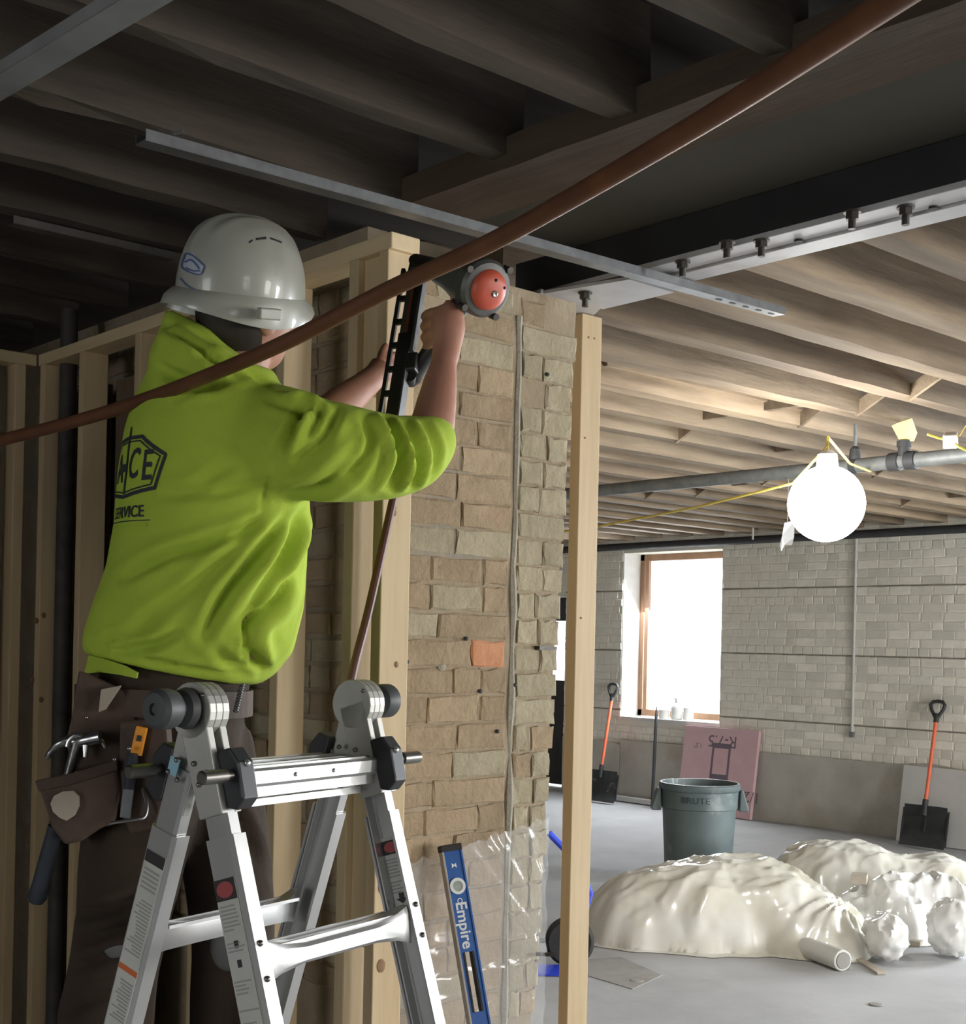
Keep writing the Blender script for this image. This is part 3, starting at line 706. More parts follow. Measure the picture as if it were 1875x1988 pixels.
M['sheet_plastic'] = mat('sheet_plastic', (.70, .68, .59), (.78, .775, .735), 2.2, rough=.28, coat=.5, c3=(.63, .60, .48), spot=(.5, .7), spot_scale=1.3, bump=.12, bscale=9)
M['roll_white'] = mat('roll_white', (.66, .66, .63), (.75, .75, .72), 4, rough=.6)
M['scrap_wood'] = mat('scrap_wood', (.36, .31, .25), (.48, .43, .36), 6, (.3, 2, 2), rough=.8)
M['sheet_white'] = mat('sheet_white', (.76, .76, .735), (.83, .83, .82), 3, rough=.24, coat=.5, bump=.15, bscale=14)
def heap(name, label, bodies, seed, wr=.03, res=.014, cr_ax=(1.0, 2.2), fan=None, material='sheet_plastic'):
    """plastic sheet draped over lumps: each body is (right, forward, half-length, half-depth, height, turn), in metres"""
    r0 = min(b_[0] - b_[2] for b_ in bodies) - .16; r1 = max(b_[0] + b_[2] for b_ in bodies) + .16
    f0 = min(b_[1] - b_[3] for b_ in bodies) - .16; f1 = max(b_[1] + b_[3] for b_ in bodies) + .16
    n, m = int((r1 - r0) / res), int((f1 - f0) / res); Z = {}; vs = []; ids = {}
    def field(r_, f_):
        nz = noise.noise(Vector((r_ * 2.3, f_ * 2.3, seed))) * .10 + noise.noise(Vector((r_ * 6, f_ * 6, seed + 4))) * .05
        z = 0; best = 9
        for (cr_, cf_, a, b_, h_, tn) in bodies:
            x, y = r_ - cr_, f_ - cf_; x, y = x * math.cos(tn) + y * math.sin(tn), -x * math.sin(tn) + y * math.cos(tn)
            d = (abs(x / a) ** 2.8 + abs(y / b_) ** 2.3) ** (1 / 2.5) + nz; d = max(d, 0)
            best = min(best, d)
            if d < 1: z = max(z, 0) + 0; zz = h_ * (1 - d ** 2.1) ** .62; z = math.log(math.exp(z * 14) + math.exp(zz * 14) - 1) / 14
        k = 0
        for o_, (sc_, am) in enumerate(((2.6, 1.0), (5.5, .55), (12, .28), (26, .12))):
            t = noise.noise(Vector(((r_ * cr_ax[0] + f_ * .5) * sc_, (f_ * cr_ax[1] - r_ * .4) * sc_, seed + o_ * 5)))
            k += am * (.45 - abs(t) * 1.8)
        if fan:
            an = math.atan2(f_ - fan[1], r_ - fan[0]); di = math.hypot(f_ - fan[1], r_ - fan[0])
            k += 1.3 * math.exp(-(di / fan[2]) ** 2) * (.45 - abs(noise.noise(Vector((an * 3.2, di * .8, seed)))) * 2)
        edge = min(1, max(0, (1.12 - best) * 6))
        return z + wr * k * min(1, .18 + z * 3.5) * edge + .010 * edge, best
    for j in range(m + 1):
        for i in range(n + 1):
            r_, f_ = r0 + i * res, f0 + j * res; z, best = field(r_, f_)
            if best < 1.13:
                ids[i, j] = len(vs)
                dx = .018 * noise.noise(Vector((r_ * 9, f_ * 9, seed + 50))); dy = .018 * noise.noise(Vector((r_ * 9, f_ * 9, seed + 90)))
                vs.append(RGT * (r_ + dx) + FWD * (f_ + dy) + UP * max(.004, z))
    fs = [(ids[i, j], ids[i + 1, j], ids[i + 1, j + 1], ids[i, j + 1]) for (i, j) in ids if (i + 1, j) in ids and (i, j + 1) in ids and (i + 1, j + 1) in ids]
    return build(name, MB().add(vs, fs), M[material], label=label, cat='plastic sheeting', smooth=True, ang=40)
heap('plastic_heap', 'large mound wrapped in white plastic sheeting in front of the grey bin', [(1.02, 7.72, .43, .42, .36, -.05), (1.50, 7.80, .62, .50, .45, .1), (1.88, 7.55, .34, .36, .27, -.3)], 2.3, fan=(2.05, 7.5, .5))
heap('plastic_heap', 'farther mound of white plastic sheeting at the right edge of the floor', [(2.30, 8.75, .50, .36, .40, 0), (2.80, 8.65, .60, .38, .36, -.12), (3.35, 8.45, .55, .35, .17, 0)], 7.1)
heap('plastic_heap', 'low crumpled white plastic between the two wrapped mounds at right', [(2.42, 7.92, .34, .26, .30, -.5), (2.78, 8.0, .42, .24, .30, .1), (3.10, 7.85, .40, .22, .22, 0)], 11.4, wr=.075, cr_ax=(1.3, 1.3), material='sheet_white', res=.012)
def knot(name, label, c, rad, seed):
    b = MB().ball((0, 0, 0), 1, nu=44, nv=30)
    vs = []
    for v in b.v:
        v = Vector(v); s_ = 1 + .36 * (.30 - abs(noise.noise(v * 1.6 + Vector((seed, 0, 0))))) + .16 * (.3 - abs(noise.noise(Vector((v.x * 3.6, v.y * 3.6, v.z * 1.6)) + Vector((seed, 4, 0)))))
        p_ = Vector((v.x * rad[0], v.y * rad[1], v.z * rad[2])) * s_; vs.append(Vector(c) + RGT * p_.x + FWD * p_.y + UP * p_.z)
    mz = min(v.z for v in vs); b.v = [tuple(v - UP * (mz - .002)) for v in vs]
    return build(name, b, M['sheet_white'], label=label, cat='plastic bundle', smooth=True, ang=50)
p = onZ(1730, 1878, 0); knot('plastic_bundle', 'twisted end of plastic sheeting lying at the front of the heap', p + FWD * .12, (.11, .16, .12), 3)
p = onZ(1862, 1868, 0); knot('plastic_bundle', 'crumpled plastic bundle at the right edge of the floor', p + FWD * .12, (.13, .15, .15), 8)
p, q = onZ(1636, 1886, 0), onZ(1530, 1845, 0)
r = thing('rolled_sheet', 'rolled white sheet poking out under the plastic mound', 'roll', p + UP * .05)
ax_ = (q - p).normalized()
build('roll_tube', MB().lathe([(.050, 0), (.055, .004), (.055, .75), (.05, .755)], p + UP * .056, ax_, 20), M['roll_white'], r, smooth=True)
build('roll_core', MB().lathe([(.042, -.006), (.045, 0), (.03, .0), (.03, -.004), (.012, -.004)], p + UP * .056, ax_, 18), M['concrete_patch'], r, smooth=True)
def scrap(px, py, qx, qy, wdt, th, label, material, z=0):
    a, c = onZ(px, py, z), onZ(qx, qy, z)
    return build('scrap_board', MB().bar(a + UP * (th / 2 + .001), c + UP * (th / 2 + .001), wdt, th, up=UP), material, label=label, cat='board', bevel=.002)
scrap(1712, 1893, 1610, 1828, .05, .012, 'thin grey strip lying slanted in front of the plastic mound', M['scrap_wood'])
scrap(1775, 1838, 1812, 1812, .06, .03, 'small wood scrap beside the crumpled plastic bundle', M['scrap_wood'])
p = at(1668, 1705, 7.9)
build('scrap_block', MB().box(p, (.13, .09, .05), Matrix.Rotation(.5, 3, 'Z')), M['scrap_wood'], label='small grey block lying on the plastic between the mounds', cat='block', bevel=.002)
# hand truck half hidden behind the post
M['blue_paint'] = mat('blue_paint', (.02, .05, .55), (.03, .07, .65), 6, rough=.4)
M['rubber'] = mat('rubber', (.02, .02, .02), (.035, .035, .035), 20, rough=.8)
wc = at(1106, 1818, 6.95); wc.z = .127
r = thing('hand_truck', 'blue hand truck with black tyre half hidden behind the stud post', 'hand truck', (wc.x, wc.y, 0))
for s_ in (0, .32):
    c = wc - RGT * s_
    build('wheel', MB().lathe([(.05, -.03), (.11, -.036), (.127, -.02), (.127, .02), (.11, .036), (.05, .03)], c, FWD, 30), M['rubber'], r, smooth=True)
    build('frame_tube', MB().tube([c + RGT * .055 + UP * .08, c + RGT * .100 + UP * .25, c + UP * .40 + RGT * .04, c + UP * .56 - RGT * .12], .018, 10), M['blue_paint'], r, smooth=True)
build('axle', MB().tube([wc - RGT * .40, wc + RGT * .04], .012, 10), M['pipe_grey'], r, smooth=True)
build('toe_plate', MB().box(wc - RGT * .16 - FWD * .14 - UP * .118, (.34, .2, .01), Matrix((RGT, FWD, UP)).transposed()), M['blue_paint'], r)

# ------------------------------------------------------------------ level, clear film, copper pipe, air hose
M['level_blue'] = mat('level_blue', (.012, .085, .33), (.018, .11, .40), 8, rough=.45)
M['level_edge'] = mat('level_edge', (.30, .27, .24), (.38, .34, .30), 8, rough=.5, metal=.3)
M['print_white'] = mat('print_white', (.75, .78, .8), rough=.6)
M['vial'] = mat('vial', (.32, .36, .34), (.45, .5, .47), 30, rough=.2)
lt = at(872, 1640, 3.60); lb = at(1020, 2520, 3.36); lb.z = .006
axl = (lb - lt).normalized(); LLEN = (lb - lt).length
nf = (-FWD * .93 + RGT * .36); nf = (nf - axl * nf.dot(axl)).normalized(); wl = axl.cross(nf).normalized()
if wl.dot(RGT) < 0: wl = -wl
r = thing('spirit_level', 'blue spirit level leaning upright against the brick pier', 'spirit level', lb)
Rl = Matrix((wl, nf, axl)).transposed()
LW, LT = .058, .028
def lv(t, a=0, n=0): return lt + axl * t + wl * a + nf * n
b = MB()
hole0, hole1 = .285, .44
for t0, t1 in ((.018, hole0), (hole1, LLEN - .018)):
    b.box(lv((t0 + t1) / 2), (LW - .012, LT - .006, t1 - t0), Rl)
for sg in (-1, 1): b.box(lv((hole0 + hole1) / 2, sg * (LW / 2 - .010)), (.010, LT - .006, hole1 - hole0), Rl)
build('level_web', b, M['level_blue'], r)
for sg in (-1, 1): build('level_rail', MB().box(lv(LLEN / 2, sg * (LW / 2 - .003)), (.006, LT, LLEN - .036), Rl), M['level_edge'] if sg < 0 else M['level_blue'], r, bevel=.001)
for t in (.009, LLEN - .009): build('end_cap', MB().box(lv(t), (LW + .003, LT + .003, .018), Rl), M['rubber'], r, bevel=.003)
ring = []
vc = lv(.112)
build('vial_ring', MB().lathe([(.013, 0), (.021, 0), (.022, .004), (.014, .004), (.013, 0)], vc + nf * (LT / 2 - .003), nf, 24, caps=False), M['print_white'], r, smooth=True)
build('vial_window', MB().lathe([(.0135, 0), (.0135, .002)], vc + nf * (LT / 2 - .003), nf, 20), M['vial'], r)
def level_print(body, size, t):
    vs, fs = text_mesh(body, size, 0, size * .02)
    build('lettering', MB().add([lv(t + v.x, v.y, LT / 2 - .003 + .0008) for v in vs], fs), M['print_white'], r)
level_print('Empire', .043, .215)
build('lettering', MB().lathe([(.005, 0), (.0075, 0), (.0075, .001), (.005, .001), (.005, 0)], lv(.151, 0, LT / 2 - .003), nf, 16, caps=False), M['print_white'], r)
build('lettering', MB().prism([(-.007, -.006), (.007, -.007), (.001, 0), (.007, .007), (-.006, .006), (-.002, 0)], lv(.057, 0, LT / 2 - .003), axl, wl, nf * .0008), M['print_white'], r)
build('hand_grip', MB().box(lv((hole0 + hole1) / 2, -LW / 2 + .0165), (.005, LT - .002, hole1 - hole0), Rl).box(lv((hole0 + hole1) / 2, LW / 2 - .0165), (.005, LT - .002, hole1 - hole0), Rl), M['rubber'], r)

M['clear_film'] = mat('clear_film', (.93, .94, .95), rough=.12, alpha=.10, spec=.9)
n, m = 90, 60; vs = []; fs = []
pin = onY(1064, 1852, PY - .03)
for j in range(m + 1):
    for i in range(n + 1):
        x = 2.16 + (2.735 - 2.16) * i / n
        topz = H - .50 - .10 * (1 - i / n) + .02 * noise.noise(Vector((i * .2, 0, 0)))
        z = .25 + (topz - .25) * j / m
        ang = math.atan2(z - pin.z, pin.x + .05 - x); dist = math.hypot(z - pin.z, pin.x - x)
        wr_ = .5 - abs(noise.noise(Vector((ang * 7, dist * 1.2, 3)))) * 1.7
        wr2 = .5 - abs(noise.noise(Vector((x * 5, z * 11, 9)))) * 1.7
        vs.append((x + (.02 * noise.noise(Vector((0, z * 8, 4))) if i == n else 0), PY - .030 - .014 * wr_ - .008 * wr2, z))
for j in range(m):
    for i in range(n):
        a = j * (n + 1) + i; fs.append((a, a + 1, a + n + 2, a + n + 1))
nv = len(vs); vs += [(x, y + .0012, z) for x, y, z in vs]
fs += [tuple(k + nv for k in reversed(f)) for f in fs]
build('clear_film', MB().add(vs, fs), M['clear_film'], label='clear plastic film pinned around the foot of the brick pier', cat='plastic film', smooth=True, ang=None)
p = pin + Vector((0.0, 0, 0)); build('film_pin', MB().tube([p + Vector((-.03, .02, 0)), p + Vector((.012, -.02, 0))], .006, 8), M['bolt'], label='short peg holding the clear film at the edge of the pier', cat='peg')

M['copper'] = mat('copper', (.13, .052, .026), (.20, .085, .042), 9, rough=.5, metal=.35, c3=(.25, .09, .036), spot=(.6, .72), spot_scale=3)
ctl = [(-120, 884, 3.1), (0, 855, 2.98), (230, 793, 2.68), (500, 689, 2.33), (760, 560, 2.08), (940, 477, 1.90), (1100, 390, 1.74), (1400, 214, 1.46), (1740, -4, 1.18), (2000, -175, 1.0)]
def smooth_path(P, k=8):
    P = [Vector(p) for p in P]; out = []
    for i in range(len(P) - 1):
        a, b_, c, d = P[max(i - 1, 0)], P[i], P[i + 1], P[min(i + 2, len(P) - 1)]
        for j in range(k):
            t = j / k
            out.append(.5 * ((2 * b_) + (c - a) * t + (2 * a - 5 * b_ + 4 * c - d) * t * t + (3 * b_ - a - 3 * c + d) * t ** 3))
    return out + [P[-1]]
cp = smooth_path([at(*c) for c in ctl])
d0 = (cp[0] - cp[1]).normalized(); d1 = (cp[-1] - cp[-2]).normalized()
wl_ = cp[0] + d0 * ((4.64 - cp[0].y) / d0.y) if d0.y > .05 else cp[0]
far_end = cp[-1] + d1 * 1.2
r = thing('copper_pipe', 'rust-brown copper pipe sagging across the picture in front of the person', 'pipe', cp[40])
build('pipe_run', MB().tube([cp[0] + d0 * .8] + cp + [far_end], .0133, 16), M['copper'], r, smooth=True)
for e in (cp[0] + d0 * .75, far_end - d1 * .1, cp[-1] + d1 * .25):
    build('hanger_strap', MB().bar(e, (e.x, e.y, JT), .003, .018, up=RGT), M['galv'], r)
M['hose_red'] = mat('hose_red', (.085, .025, .022), (.12, .04, .035), 14, rough=.5)
hose = smooth_path([at(*c) for c in ((796, 822, 2.93), (782, 880, 2.93), (766, 955, 2.92), (742, 1065, 2.88), (714, 1190, 2.82), (686, 1300, 2.76), (668, 1400, 2.74), (640, 1540, 2.74), (610, 1700, 2.76), (560, 1950, 2.82), (520, 2200, 2.9))])
p = hose[-1]; hose += [Vector((p.x, p.y, .3)), Vector((p.x + .1, p.y + .1, .02)), Vector((p.x + .4, p.y + .2, .014))]
build('air_hose', MB().tube(hose, .0095, 10), M['hose_red'], label='dark red air hose hanging down from the nail gun behind the ladder', cat='hose', smooth=True)

# ------------------------------------------------------------------ ladder
M['alu'] = mat('alu', (.60, .60, .60), (.68, .68, .67), 3, (1, 1, .2), rough=.34, metal=.85, rvar=.08)
M['alu_dull'] = mat('alu_dull', (.44, .43, .40), (.54, .53, .49), 8, rough=.48, metal=.6, rvar=.08)
M['lock_black'] = mat('lock_black', (.022, .023, .026), (.035, .036, .04), 12, rough=.45)
M['pin_steel'] = mat('pin_steel', (.20, .19, .17), (.30, .29, .27), 12, rough=.3, metal=.9)
M['knob_grey'] = mat('knob_grey', (.055, .058, .06), (.08, .083, .086), 12, rough=.5)
M['sticker_white'] = mat('sticker_white', (.52, .52, .47), (.58, .58, .53), 7, rough=.45)
M['sticker_black'] = mat('sticker_black', (.03, .025, .025), rough=.5)
M['sticker_red'] = mat('sticker_red', (.38, .07, .075), rough=.5)
M['sticker_orange'] = mat('sticker_orange', (.60, .14, .04), rough=.5)
M['sticker_grey'] = mat('sticker_grey', (.33, .33, .30), rough=.5)
HZ = H - .118
U = (RGT * .555 + FWD * .832).normalized(); NA = (RGT * .832 - FWD * .555).normalized()
LL = .409
HL = cw(-.459, 2.18, HZ); hinge_pt = (HL, HL + U * LL)
SL = .31
frames = {}
for fr, n_ in (('A', NA), ('B', -NA)):
    d = (n_ * SL - UP).normalized(); pf = (n_ - d * n_.dot(d)).normalized()
    frames[fr] = (d, pf)
def RP(fr, side, t, a=0, u=0):
    d, pf = frames[fr]; return hinge_pt[side] + d * t + pf * a + U * u
def RM(fr):
    d, pf = frames[fr]; return Matrix((pf, U, d)).transposed()
LEN_T = HZ / -frames['A'][0].z
ld = thing('ladder', 'silver aluminium folding ladder opened as an A-frame with warning stickers', 'ladder', cw(-.345, 2.35, 0))
def rail_section(fr, side, t0, t1, wa, wu, flare=0):
    """open-back channel rail: rounded web outside, flanges turned in"""
    b = MB(); sgn = -1 if side == 0 else 1
    prof = [(-wa, .5), (-wa, -.32), (-wa * .8, -.5), (wa * .8, -.5), (wa, -.32), (wa, .5), (wa * .86, .5), (wa * .86, -.25), (wa * .72, -.38), (-wa * .72, -.38), (-wa * .86, -.25), (-wa * .86, .5)]
    rings = []
    for t, fl in ((t0, 0), ((t0 + t1) / 2, 0), (t1, flare)):
        rings.append([RP(fr, side, t, a, sgn * (-u_ * wu) + sgn * fl) for a, u_ in prof])
    if side == 1: rings = [list(reversed(x)) for x in rings]
    return b.loft(rings)
RUNG_T = [(.118) / .955, .395 / .955, .675 / .955, .955 / .955, 1.235 / .955]
for fr in 'AB':
    for side in (0, 1):
        build('inner_rail', rail_section(fr, side, .10, 1.2, .0255, .026), M['alu'], ld, smooth=True, ang=30)
        build('outer_rail', rail_section(fr, side, .21, LEN_T - .03, .031, .034, 0), M['alu'], ld, smooth=True, ang=30)
        e = RP(fr, side, LEN_T - .022)
        build('rubber_foot', MB().box(e, (.075, .045, .045), RM(fr)), M['rubber'], ld, bevel=.006)
def rung(fr, t, first=False):
    d, pf = frames[fr]; e0, e1 = .0, LL
    up_ = Vector((0, 0, 1)); fw = NA if fr == 'A' else -NA
    if first:
        b = MB(); c = RP(fr, 0, t, .006); c2 = RP(fr, 1, t, .006)
        prof = [(-.020, .021), (.022, .021), (.026, .017), (.026, -.004), (.019, -.010), (.019, -.026), (-.020, -.026)]
    else:
        b = MB(); c = RP(fr, 0, t); c2 = RP(fr, 1, t)
        prof = [(-.020, .018), (.018, .018), (.024, .012), (.024, -.010), (.018, -.016), (-.020, -.016), (-.022, 0)]
    rings = []
    stops = ((.014, 1), (LL - .014, 1)) if first else ((.016, 3.2, .35), (.05, 2.2, .7), (.11, 1, 1), (LL - .11, 1, 1), (LL - .05, 2.2, .7), (LL - .016, 3.2, .35))
    for s_ in stops:
        k = s_[1]; q_ = s_[2] if len(s_) > 2 else 1; o_ = c + U * s_[0] + fw * (.022 if q_ < 1 else 0) * (1 - q_) 
        rings.append([o_ + fw * (a * q_) + up_ * (z * (k * .62 if k > 1 else 1)) - fw * (z * k * SL * .3 if k > 1 else 0) for a, z in prof])
    o = build('rung', b.loft(rings), M['alu'], ld, smooth=True, ang=30)
    # raised tread lips along the top and bottom
    lip = MB()
    for a, z in ((-.020, .024), (.012, .024)):
        lip.bar(c + U * .04 + fw * a + up_ * (z - .003), c2 - U * .04 + fw * a + up_ * (z - .003), .004, .006)
    if first: lip.bar(c + U * .03 + fw * -.014 + up_ * -.040, c2 - U * .03 + fw * -.014 + up_ * -.040, .012, .012)
    build('tread_lips', lip, M['alu'], o)
    if not first:
        for side in (0, 1):
            for dz in (-.028, .028):
                p_ = RP(fr, side, t + dz, .0315, 0); build('rivet', MB().ball(p_, .0055, nu=10, nv=6), M['pin_steel'], o, smooth=True)
    else:
        for u_ in (.16, .26):
            build('rivet', MB().ball(c + U * u_ + fw * .026 + up_ * .006, .004, nu=10, nv=6), M['alu'], o, smooth=True)
for fr in 'AB':
    for k, t in enumerate(RUNG_T): rung(fr, t, k == 0)
# hinges
for side in (0, 1):
    c0 = hinge_pt[side]
    poly = lambda r_, n_=22: [(math.cos(a) * r_, math.sin(a) * r_) for a in np.linspace(0, 2 * math.pi, n_, endpoint=False)]
    b = MB()
    for k, (fr, off, th_) in enumerate((('A', -.021, .0135), ('B', -.0070, .0145), ('A', .008, .0145))):
        d, pf = frames[fr]
        b.prism(poly(.046), c0 + U * off, NA, UP, U * th_)
        b.prism([(-.030, 0), (.030, 0), (.0265, .175), (-.0265, .175)], c0 + U * off, pf, d, U * th_)
    hg = build('hinge', b, M['alu_dull'], ld, bevel=.0015)
    sgn = -1 if side == 0 else 1
    kc = c0 + U * (sgn * .024) + UP * .004
    build('hinge_knob', MB().lathe([(.030, 0), (.034, .006), (.030, .018), (.020, .024), (.020, .030), (.030, .036), (.0325, .045), (.0325, .066), (.026, .074), (.010, .075), (.010, .069)], kc, U * sgn, 24), M['knob_grey'], hg, smooth=True)
    for fr, lst in (('A', ((.085, -.012), (.105, .012), (.12, -.010))), ('B', ((.085, .0), (.11, .012), (.115, -.012)))):
        for t, a in lst:
            for u_ in (-.0235, .027):
                build('rivet', MB().ball(RP(fr, side, t, a, u_), .0048, nu=10, nv=6), M['pin_steel'], hg, smooth=True)
    build('rivet', MB().ball(c0 + U * -.022 + NA * .028 + UP * .026, .004, nu=10, nv=6), M['pin_steel'], hg, smooth=True)
build('sticker', MB().box(RP('B', 0, .098, .004, -.0225), (.022, .002, .030), RM('B')), mat('sticker_blue', (.30, .50, .62), rough=.4), ld, label='small pale blue sticker on the hinge')
# locks with their pull pins
for fr in 'AB':
    for side in (0, 1):
        sgn = -1 if side == 0 else 1
        t = RUNG_T[0]
        d, pf = frames[fr]
        b = MB().prism([(-.048, .0), (.045, .0), (.052, .018), (.038, .040), (-.020, .044), (-.048, .030)], RP(fr, side, t, .026, -sgn * .008 - .017), d, pf, U * .036)
        lk = build('lock_bracket', b, M['lock_black'], ld, bevel=.004)
        p0 = RP(fr, side, t - .004, .052 if fr == 'A' else .045, -sgn * .01)
        build('pull_pin', MB().tube([p0, p0 + U * sgn * .035, p0 + U * sgn * .036, p0 + U * sgn * .085, p0 + U * sgn * .088], [.008, .008, .012, .0115, .008], 12), M['pin_steel'], lk, smooth=True)
        build('lock_rivet', MB().ball(RP(fr, side, t - .018, .070 if fr == 'A' else .066, -sgn * .01), .006, nu=10, nv=6), M['alu'], lk, smooth=True)
# stickers
def sticker(fr, side, t0, t1, items, face=-1, wa=.046):
    """face -1: on the web side looking along -U"""
    uu = -.0182 if side == 0 else -.0005
    if side == 1: uu = .0172 - .034 * .12 - .0012 - .0045
    o = build('sticker', MB().box(RP(fr, side, (t0 + t1) / 2, -.0015, uu), (wa, .0012, t1 - t0), RM(fr)), M['sticker_white'], ld, label='printed paper sticker')
    groups = {}
    for (kind, a0, a1, s0, s1) in items:
        g = groups.setdefault(kind, MB())
        ca, ct = -.0015 + wa * ((a0 + a1) / 2 - .5), t0 + (s0 + s1) / 2
        if kind == 'oval':
            d, pf = frames[fr]
            g.prism([(math.cos(x) * wa * (a1 - a0) / 2, math.sin(x) * (s1 - s0) / 2) for x in np.linspace(0, 2 * math.pi, 20, endpoint=False)], RP(fr, side, ct, ca, uu - .0012), pf, d, U * -.0006)
        elif kind == 'arrow':
            d, pf = frames[fr]; L_ = s1 - s0
            g.prism([(-.006, 0), (.006, 0), (.006, L_ * .5), (.014, L_ * .5), (0, L_), (-.014, L_ * .5), (-.006, L_ * .5)], RP(fr, side, t0 + s0, ca, uu - .0007), pf, d, U * -.0005)
        else:
            g.box(RP(fr, side, ct, ca, uu - .0008), (wa * (a1 - a0), .0006, s1 - s0), RM(fr))
    for kind, g in groups.items():
        build({'oval': 'sticker_oval', 'arrow': 'sticker_arrow'}.get(kind, 'sticker_print'), g, {'black': M['sticker_black'], 'oval': M['sticker_red'], 'grey': M['sticker_grey'], 'orange': M['sticker_orange'], 'arrow': M['sticker_black']}[kind], o, kind='stuff' if kind in ('grey', 'black') else None)
def lines(s0, n_, dh=.0062, rng=random.Random(5)):
    return [('grey', .08, .08 + .84 * (.55 + .45 * rng.random()), s0 + i * dh, s0 + i * dh + .0028) for i in range(n_)]
sticker('A', 0, .275, .95, [('black', .0, 1, 0, .034), ('oval', .1, .9, .004, .030)] + lines(.042, 7) + lines(.10, 3) + [('black', .42, .62, .098, .110), ('black', .40, .60, .128, .140)] + lines(.16, 4) + [('grey', .0, 1, .205, .208)] + lines(.225, 3) + [('grey', 0, 1, .262, .265)] + lines(.28, 9) + lines(.345, 14) + lines(.44, 20) + lines(.57, 15))
sticker('A', 1, .255, .385, [('black', .06, .94, .006, .032), ('oval', .14, .86, .009, .029)] + lines(.040, 6) + lines(.082, 4) + [('arrow', .3, .7, .104, .124)])
sticker('B', 0, .25, .95, [('black', .0, 1, 0, .02)] + [('grey', .1, .9, .03 + .008 * i, .034 + .008 * i) for i in range(5)] + lines(.085, 16) + [('orange', 0, 1, .205, .215)] + lines(.23, 12) + [('black', 0, 1, .345, .385), ('oval', .12, .88, .348, .382), ('black', .35, .65, .40, .42)] + lines(.435, 8) + [('black', 0, 1, .50, .54), ('oval', .1, .9, .503, .538)] + lines(.60, 10))
p = RP('B', 0, .565 + .25, -.0015, -.0196)
d, pf = frames['B']
build('sticker_ring', MB().lathe([(.013, 0), (.017, 0), (.017, .0008), (.013, .0008), (.013, 0)], p, -U, 24, caps=False).prism([(-.004, -.008), (.0, -.009), (-.001, .0), (.007, .008), (.003, .009), (-.002, .003), (-.006, .009), (-.008, .006)], p, pf, -d, U * -.0008), M['sticker_red'], ld, label='red ring symbol on the left rail')
p0 = RP('B', 0, RUNG_T[1], .0, 0) + U * .22 - (-NA) * .024
build('sticker', MB().box(p0, (.060, .001, .016), Matrix((U, NA, UP)).transposed()), M['sticker_white'], ld, label='small sticker on the rung')
build('sticker_print', MB().box(p0 - U * .018 + NA * .001, (.016, .001, .014), Matrix((U, NA, UP)).transposed()), M['sticker_red'], ld)

# ------------------------------------------------------------------ nail gun
M['gun_grey'] = mat('gun_grey', (.085, .085, .082), (.13, .13, .125), 12, rough=.5, metal=.4)
M['gun_red'] = mat('gun_red', (.52, .085, .045), (.62, .12, .07), 8, rough=.45)
M['gun_black'] = mat('gun_black', (.014, .014, .015), (.022, .022, .023), 14, rough=.4)
M['nail_red'] = mat('nail_red', (.32, .07, .03), rough=.5)
cap = at(946, 562, 2.83); nose = at(806, 506, 3.07)
ga = (nose - cap).normalized()
r = thing('nail_gun', 'grey nail gun with a red round cap and black magazine held to the stud wall', 'nail gun', cap)
build('gun_housing', MB().lathe([(.040, -.004), (.055, .0), (.061, .008), (.061, .034), (.055, .040), (.050, .060), (.047, .10), (.040, .125), (.034, .16), (.030, .20)], cap, ga, 32), M['gun_grey'], r, smooth=True)
cp_ = build('gun_cap', MB().lathe([(.0, -.018), (.020, -.0175), (.034, -.014), (.0415, -.006), (.043, .0), (.041, .004)], cap - ga * .004, ga, 32), M['gun_red'], r, smooth=True)
gx = UP.cross(ga).normalized(); gy = ga.cross(gx)
build('cap_screw', MB().lathe([(.0, -.003), (.005, -.004), (.007, -.003), (.0075, .002)], cap - ga * .021 - gx * .006 - gy * .004, ga, 16), M['pin_steel'], cp_, smooth=True)
for a, c_ in ((-.002, .024), (-.029, .012)): build('cap_slot', MB().ball(cap - ga * (.020 - .0) + gx * a + gy * c_ + ga * (.002 if a < -.01 else -.001), .0035, nu=8, nv=6), M['hole_black'], cp_)
for a in (.55, 2.3, 4.1, 5.5): build('housing_bolt', MB().lathe([(.0075, -.004), (.0075, .020), (.005, .024)], cap + gx * math.cos(a) * .0645 + gy * math.sin(a) * .0645, ga, 10), M['bolt'], r, smooth=True)
build('gun_nose', MB().tube([cap + ga * .18, cap + ga * .24, nose - UP * .0, nose + ga * .01], [.026, .022, .016, .012], 12).box(nose - ga * .02 - UP * .02, (.03, .05, .03), Matrix((gx, ga, gy)).transposed()), M['gun_black'], r, smooth=True)
m0, m1 = at(806, 520, 3.05), at(757, 826, 2.905)
mz = (m1 - m0); ML = mz.length; mz.normalize()
mw = (RGT * .93 - FWD * .36); mw = (mw - mz * mw.dot(mz)).normalized(); mn = mz.cross(mw)
MR = Matrix((mw, mn, mz)).transposed(); MW = .066
def mg(t, a, n=0): return m0 + mz * t + mw * (a - .5) * MW + mn * n
b = MB(); b.box(mg(ML / 2, .07), (MW * .14, .010, ML), MR)
for k in range(8):
    t = .02 + k * .062
    if t < ML: b.box(mg(t, .27), (MW * .34, .008, .014), MR)
build('magazine_rail', b, M['gun_black'], r, bevel=.0015)
b = MB().box(mg(ML * .72, .58), (MW * .46, .024, ML * .56), MR).box(mg(ML * .22, .74), (MW * .16, .024, ML * .46), MR)
build('magazine_body', b, M['gun_black'], r, bevel=.002)
build('nail_strip', MB().box(mg(ML * .22, .45), (MW * .18, .014, ML * .44), MR), M['gun_grey'], r)
build('nail_strip', MB().box(mg(ML * .22, .60), (MW * .12, .014, ML * .44), MR), M['nail_red'], r)
